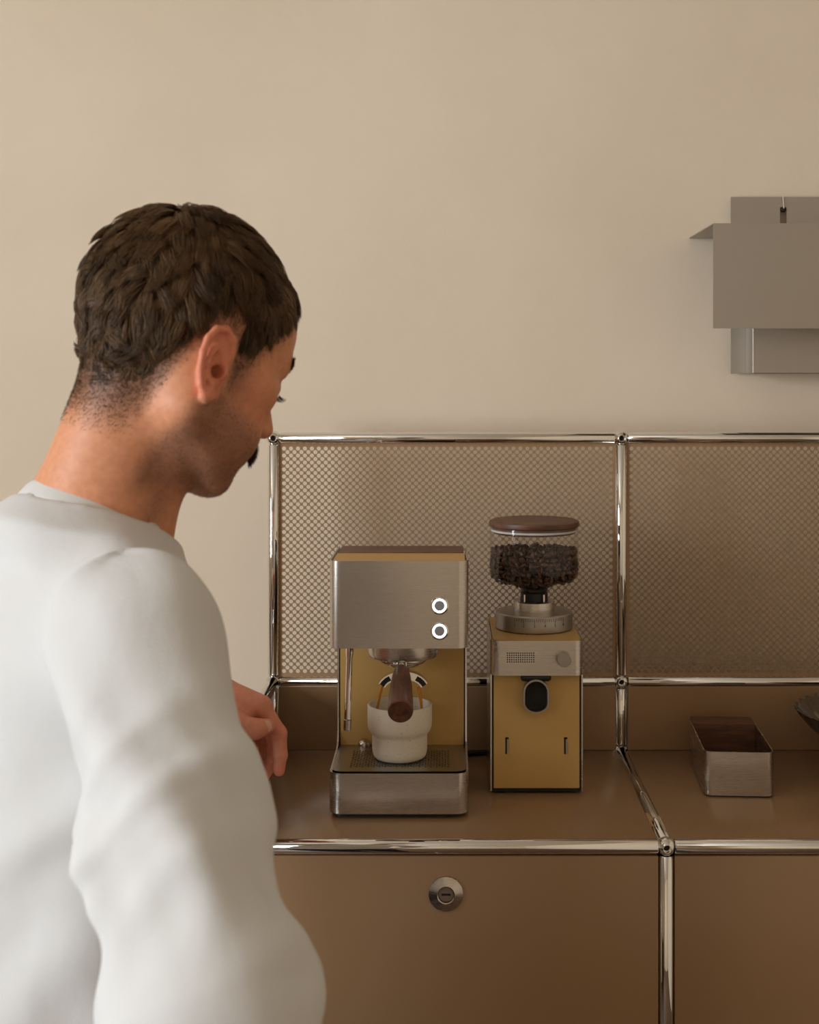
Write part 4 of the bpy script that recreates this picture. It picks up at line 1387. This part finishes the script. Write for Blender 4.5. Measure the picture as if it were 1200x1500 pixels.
for s in (-1, 1):
    x_ = Vh[:, 0] * s
    eb = ((x_ > .014) & (x_ < .052) & (np.abs(Vh[:, 2] - (-.0135 + .10 * (x_ - .014) - 5.0 * (x_ - .03) ** 2 + .004)) < .0042) & (Vh[:, 1] > .050)).astype(float)
    if eb.sum() > 10:
        p, nr = sample(eb, 700)
        dirn = nr * .15 + np.array((s * .9, -.35, .15)) + rng.normal(0, .08, p.shape)
        dirn /= np.linalg.norm(dirn, axis=1)[:, None]
        Pt = p[:, None, :] + dirn[:, None, :] * (np.linspace(0, 1, 4)[None, :, None] * rng.uniform(.004, .007, len(p))[:, None, None])
        strands('eyebrow', p, Pt, .0002, np.full(len(p), .05), man, M['hair'], 4)
    n_ = 70
    a_ = np.linspace(-1, 1, n_)
    p = np.stack((s * .032 + a_ * .0135, .0868 - .0055 * a_ ** 2, np.full(n_, -.0390) - .0006 * (1 - a_ ** 2)), 1)
    dirn = np.stack((a_ * .25, np.full(n_, .85), np.full(n_, -.35)), 1) + rng.normal(0, .05, (n_, 3))
    Pt = p[:, None, :] + dirn[:, None, :] * (np.linspace(0, 1, 4)[None, :, None] * .0095)
    Pt[:, :, 2] += (np.linspace(0, 1, 4) ** 2 * .0022)[None, :]
    strands('eyelashes', p, Pt, .00014, np.full(n_, .0), man, M['hair'], 4)

# --- sweatshirt
sw = Field((-.68, .70, ZC - .74), (-.02, 1.66, ZC - .06), .0042)
def bell(c, rr, rf, rz, k): sw.ell(c, (rr, rf, rz), k, [rb, fb, np.array((0, 0, 1.0))])
TC = NECK - fb * .022
bell(TC + np.array((0, 0, -.205)), .158, .122, .200, .0)
bell(TC + np.array((0, 0, -.400)) + fb * .0, .156, .130, .30, .05)
sw.cap(NECK + rb * .030 - fb * .01 + np.array((0, 0, -.035)), S_R + np.array((0, 0, .008)), .046, .050, .05)
sw.cap(NECK - rb * .030 - fb * .01 + np.array((0, 0, -.035)), S_L + np.array((0, 0, .008)), .046, .050, .05)
sw.cap(NECK - fb * .010 + np.array((0, 0, -.10)), NECK - fb * .004 + np.array((0, 0, -.060)), .076, .074, .03)
M_R = S_R + (E_R - S_R) * .47 + np.array((.004, 0, 0))
sw.cap(S_R, M_R, .0600, .0610, .040)
sw.cap(M_R, E_R, .0610, .0590, .014)
sw.chain([E_R, E_R + (W_R - E_R) * .5, W_R + (E_R - W_R) * .16], [.0600, .0500, .0380], .020)
sw.chain([S_L, E_L, W_L + (E_L - W_L) * .22], [.066, .052, .034], .022)
# neck opening and hem
def disc(X, Y, Z):
    x, y, z = X - COLC[0], Y - COLC[1], Z - COLC[2]
    hgt = x * COLN[0] + y * COLN[1] + z * COLN[2]
    rad = np.sqrt(np.maximum(x * x + y * y + z * z - hgt * hgt, 0))
    lim = COLR + .008 + np.maximum(0, -hgt - .018) * .70
    flat = np.sqrt((x + .012) ** 2 + (y + .009) ** 2) - .090
    return np.maximum(np.maximum((rad - lim) * .8, flat), np.maximum(hgt + .018, -hgt - .065))
bell(NECK - fb * .050 + np.array((0, 0, -.105)), .125, .066, .100, .04)
sw.put(COLC - .13, COLC + .13, .034, disc)
sw.cap(COLC - COLN * .030, COLC + COLN * .12, COLR - .001, COLR + .004, .003, cut=True)
sw.f[:, :, :int(.075 / .0042)] = np.abs(sw.f[:, :, :int(.075 / .0042)]) + .001
Vs_, Fs_ = sw.mesh()
Vs_ = relax(Vs_, Fs_, 2)
Ns_ = normals(Vs_, Fs_)
# folds
X = Vs_
def seg_par(X, a, b_):
    d = b_ - a; L = np.linalg.norm(d)
    t = np.clip((X - a) @ d / L ** 2, 0, 1)
    return t, np.linalg.norm(X - a - t[:, None] * d, axis=1), L
disp = np.zeros(len(X))
wob = np.sin(X[:, 0] * 23 + 1.3 * np.sin(X[:, 2] * 17)) * .5 + np.sin(X[:, 1] * 19 + X[:, 2] * 13) * .5
t, dd_, L = seg_par(X, S_R, E_R)
dr_ = (E_R - S_R) / L
ang = np.arctan2((X - S_R) @ np.cross(dr_, rb), (X - S_R) @ (rb - dr_ * rb.dot(dr_)))
am = sstep(.10, .06, dd_)
def crest(x): return (.5 + .5 * np.cos(2 * x)) ** 1.8
disp += am * .0085 * (crest(t * 7.5 + ang * .9 + wob * .9) - .4) * sstep(.30, .75, t)
disp += am * .0060 * (crest(ang * 2.2 + t * 2.6 + .7 * wob) - .4) * (1 - sstep(.75, 1, t))
bk = (1 - am) * sstep(-.17, -.30, X[:, 2] - ZC)
disp += bk * .0095 * (crest((X @ rb) * 17 + (X[:, 2] - ZC) * 7.5 + .9 * wob) - .4)
disp += am * .0035 * (crest(t * 13 - ang * 1.4 + 1.2 * wob) - .4) * sstep(.1, .5, t)
disp += bk * .0050 * (crest((X @ rb) * 9 - (X[:, 2] - ZC) * 19 + 1.1 * wob) - .4)
disp += .0010 * np.sin(X[:, 0] * 61 + 2 * wob) * np.sin(X[:, 2] * 47 + X[:, 1] * 33)
def ridge(a, b_, w, h):
    t_, d_, _ = seg_par(X, a, b_)
    return h * np.exp(-(d_ / w) ** 2)
# cloth pushed out at the elbow, creases from the armpit, pull lines at the neck
disp += ridge(Pn(470, 1400, .90), Pn(455, 1440, .87), .030, .010)
disp += ridge(Pn(140, 1230, .885), Pn(150, 1330, .86), .016, .009)
disp -= ridge(Pn(95, 1030, .96), Pn(150, 1210, .94), .014, .010)
disp -= ridge(Pn(70, 960, .99), Pn(95, 1030, .96), .012, .006)
Vs_ = X + Ns_ * disp[:, None]
me = npmesh('sweatshirt', Vs_ - ROOT, Fs_)
swo = link('sweatshirt', me, M['cotton'], man)
# collar band
def frame_ring(c, ax1, ax2, up, r1, r2, hgt, th, seg=72, flare=.0):
    prof_ = [(0.0, 0), (.35, .0), (.8, 0), (1.0, -.35), (1.0, -.9), (.8, -1.0), (.3, -1.0), (0, -1.0)]
    V_, F_ = [], []
    for i in range(seg):
        a = 2 * PI * i / seg
        rd = ax1 * math.cos(a) + ax2 * math.sin(a)
        for (z_, o_) in prof_:
            R_ = np.array((r1, r2))
            base_p = ax1 * math.cos(a) * (r1 + o_ * th + flare * (1 - z_)) + ax2 * math.sin(a) * (r2 + o_ * th + flare * (1 - z_))
            V_.append(c + base_p + up * (z_ * hgt) - ROOT)
    m_ = len(prof_)
    for i in range(seg):
        for j in range(m_):
            F_.append((i * m_ + j, ((i + 1) % seg) * m_ + j, ((i + 1) % seg) * m_ + (j + 1) % m_, i * m_ + (j + 1) % m_))
    return np.array(V_), np.array(F_)
upc = COLN
ax1 = rb - upc * rb.dot(upc); ax1 /= np.linalg.norm(ax1)
ax2 = np.cross(upc, ax1)
V_, F_ = frame_ring(COLC - upc * .026, ax1, ax2, upc, COLR, COLR, .026, .0035, flare=.010)
col_ = link('collar', npmesh('collar', V_, F_), M['rib'], swo)
for (wr, el, r_) in ((W_L, E_L, .031), (W_R, E_R, .0335)):
    d_ = (wr - el) / np.linalg.norm(wr - el)
    a1 = np.cross(d_, (0, 0, 1.0)); a1 /= np.linalg.norm(a1); a2 = np.cross(d_, a1)
    V_, F_ = frame_ring(wr - d_ * .062, a1, a2, d_, r_, r_, .055, .004)
    link('cuff', npmesh('cuff', V_, F_), M['rib'], swo)

# --- trousers and shoes (below the frame)
tr = Field((-.62, .82, .03), (-.10, 1.42, 1.02), .008)
HIP = np.array((TC[0], TC[1], .93))
tr.ell(HIP, (.165, .125, .13), .0, [rb, fb, np.array((0, 0, 1.0))])
ft = []
for s in (-1, 1):
    h_ = HIP + rb * s * .085 + np.array((0, 0, -.06)); k_ = h_ * np.array((1, 1, 0)) + rb * s * .012 + fb * .02 + np.array((0, 0, .50)); a_ = k_ * np.array((1, 1, 0)) - fb * .015 + np.array((0, 0, .09))
    tr.chain([h_, k_, a_], [.092, .070, .060], .03)
    ft.append(a_)
tr.f[:, :, :int(.045 / .008)] = 1.0
Vt, Ft = tr.mesh()
link('trousers', npmesh('trousers', relax(Vt, Ft, 2) - ROOT, Ft), M['trousers'], man)
for a_ in ft:
    g = Field(a_ - .28, a_ + np.array((.30, .30, .12)), .006)
    b0_ = a_ * np.array((1, 1, 0))
    g.cap(b0_ - fb * .05 + np.array((0, 0, .040)), b0_ + fb * .14 + np.array((0, 0, .036)), .040, .038, .01)
    g.cap(b0_ + np.array((0, 0, .05)), b0_ + np.array((0, 0, .10)), .042, .044, .03)
    kz = int(round((0.0 - g.lo[2]) / g.h))
    zz_ = g.ax[2][None, None, :]
    g.f = np.maximum(g.f, -(zz_ - .0005)).astype(np.float32)
    Vq, Fq = g.mesh()
    link('shoe', npmesh('shoe', Vq - ROOT, Fq), M['shoe'], man)
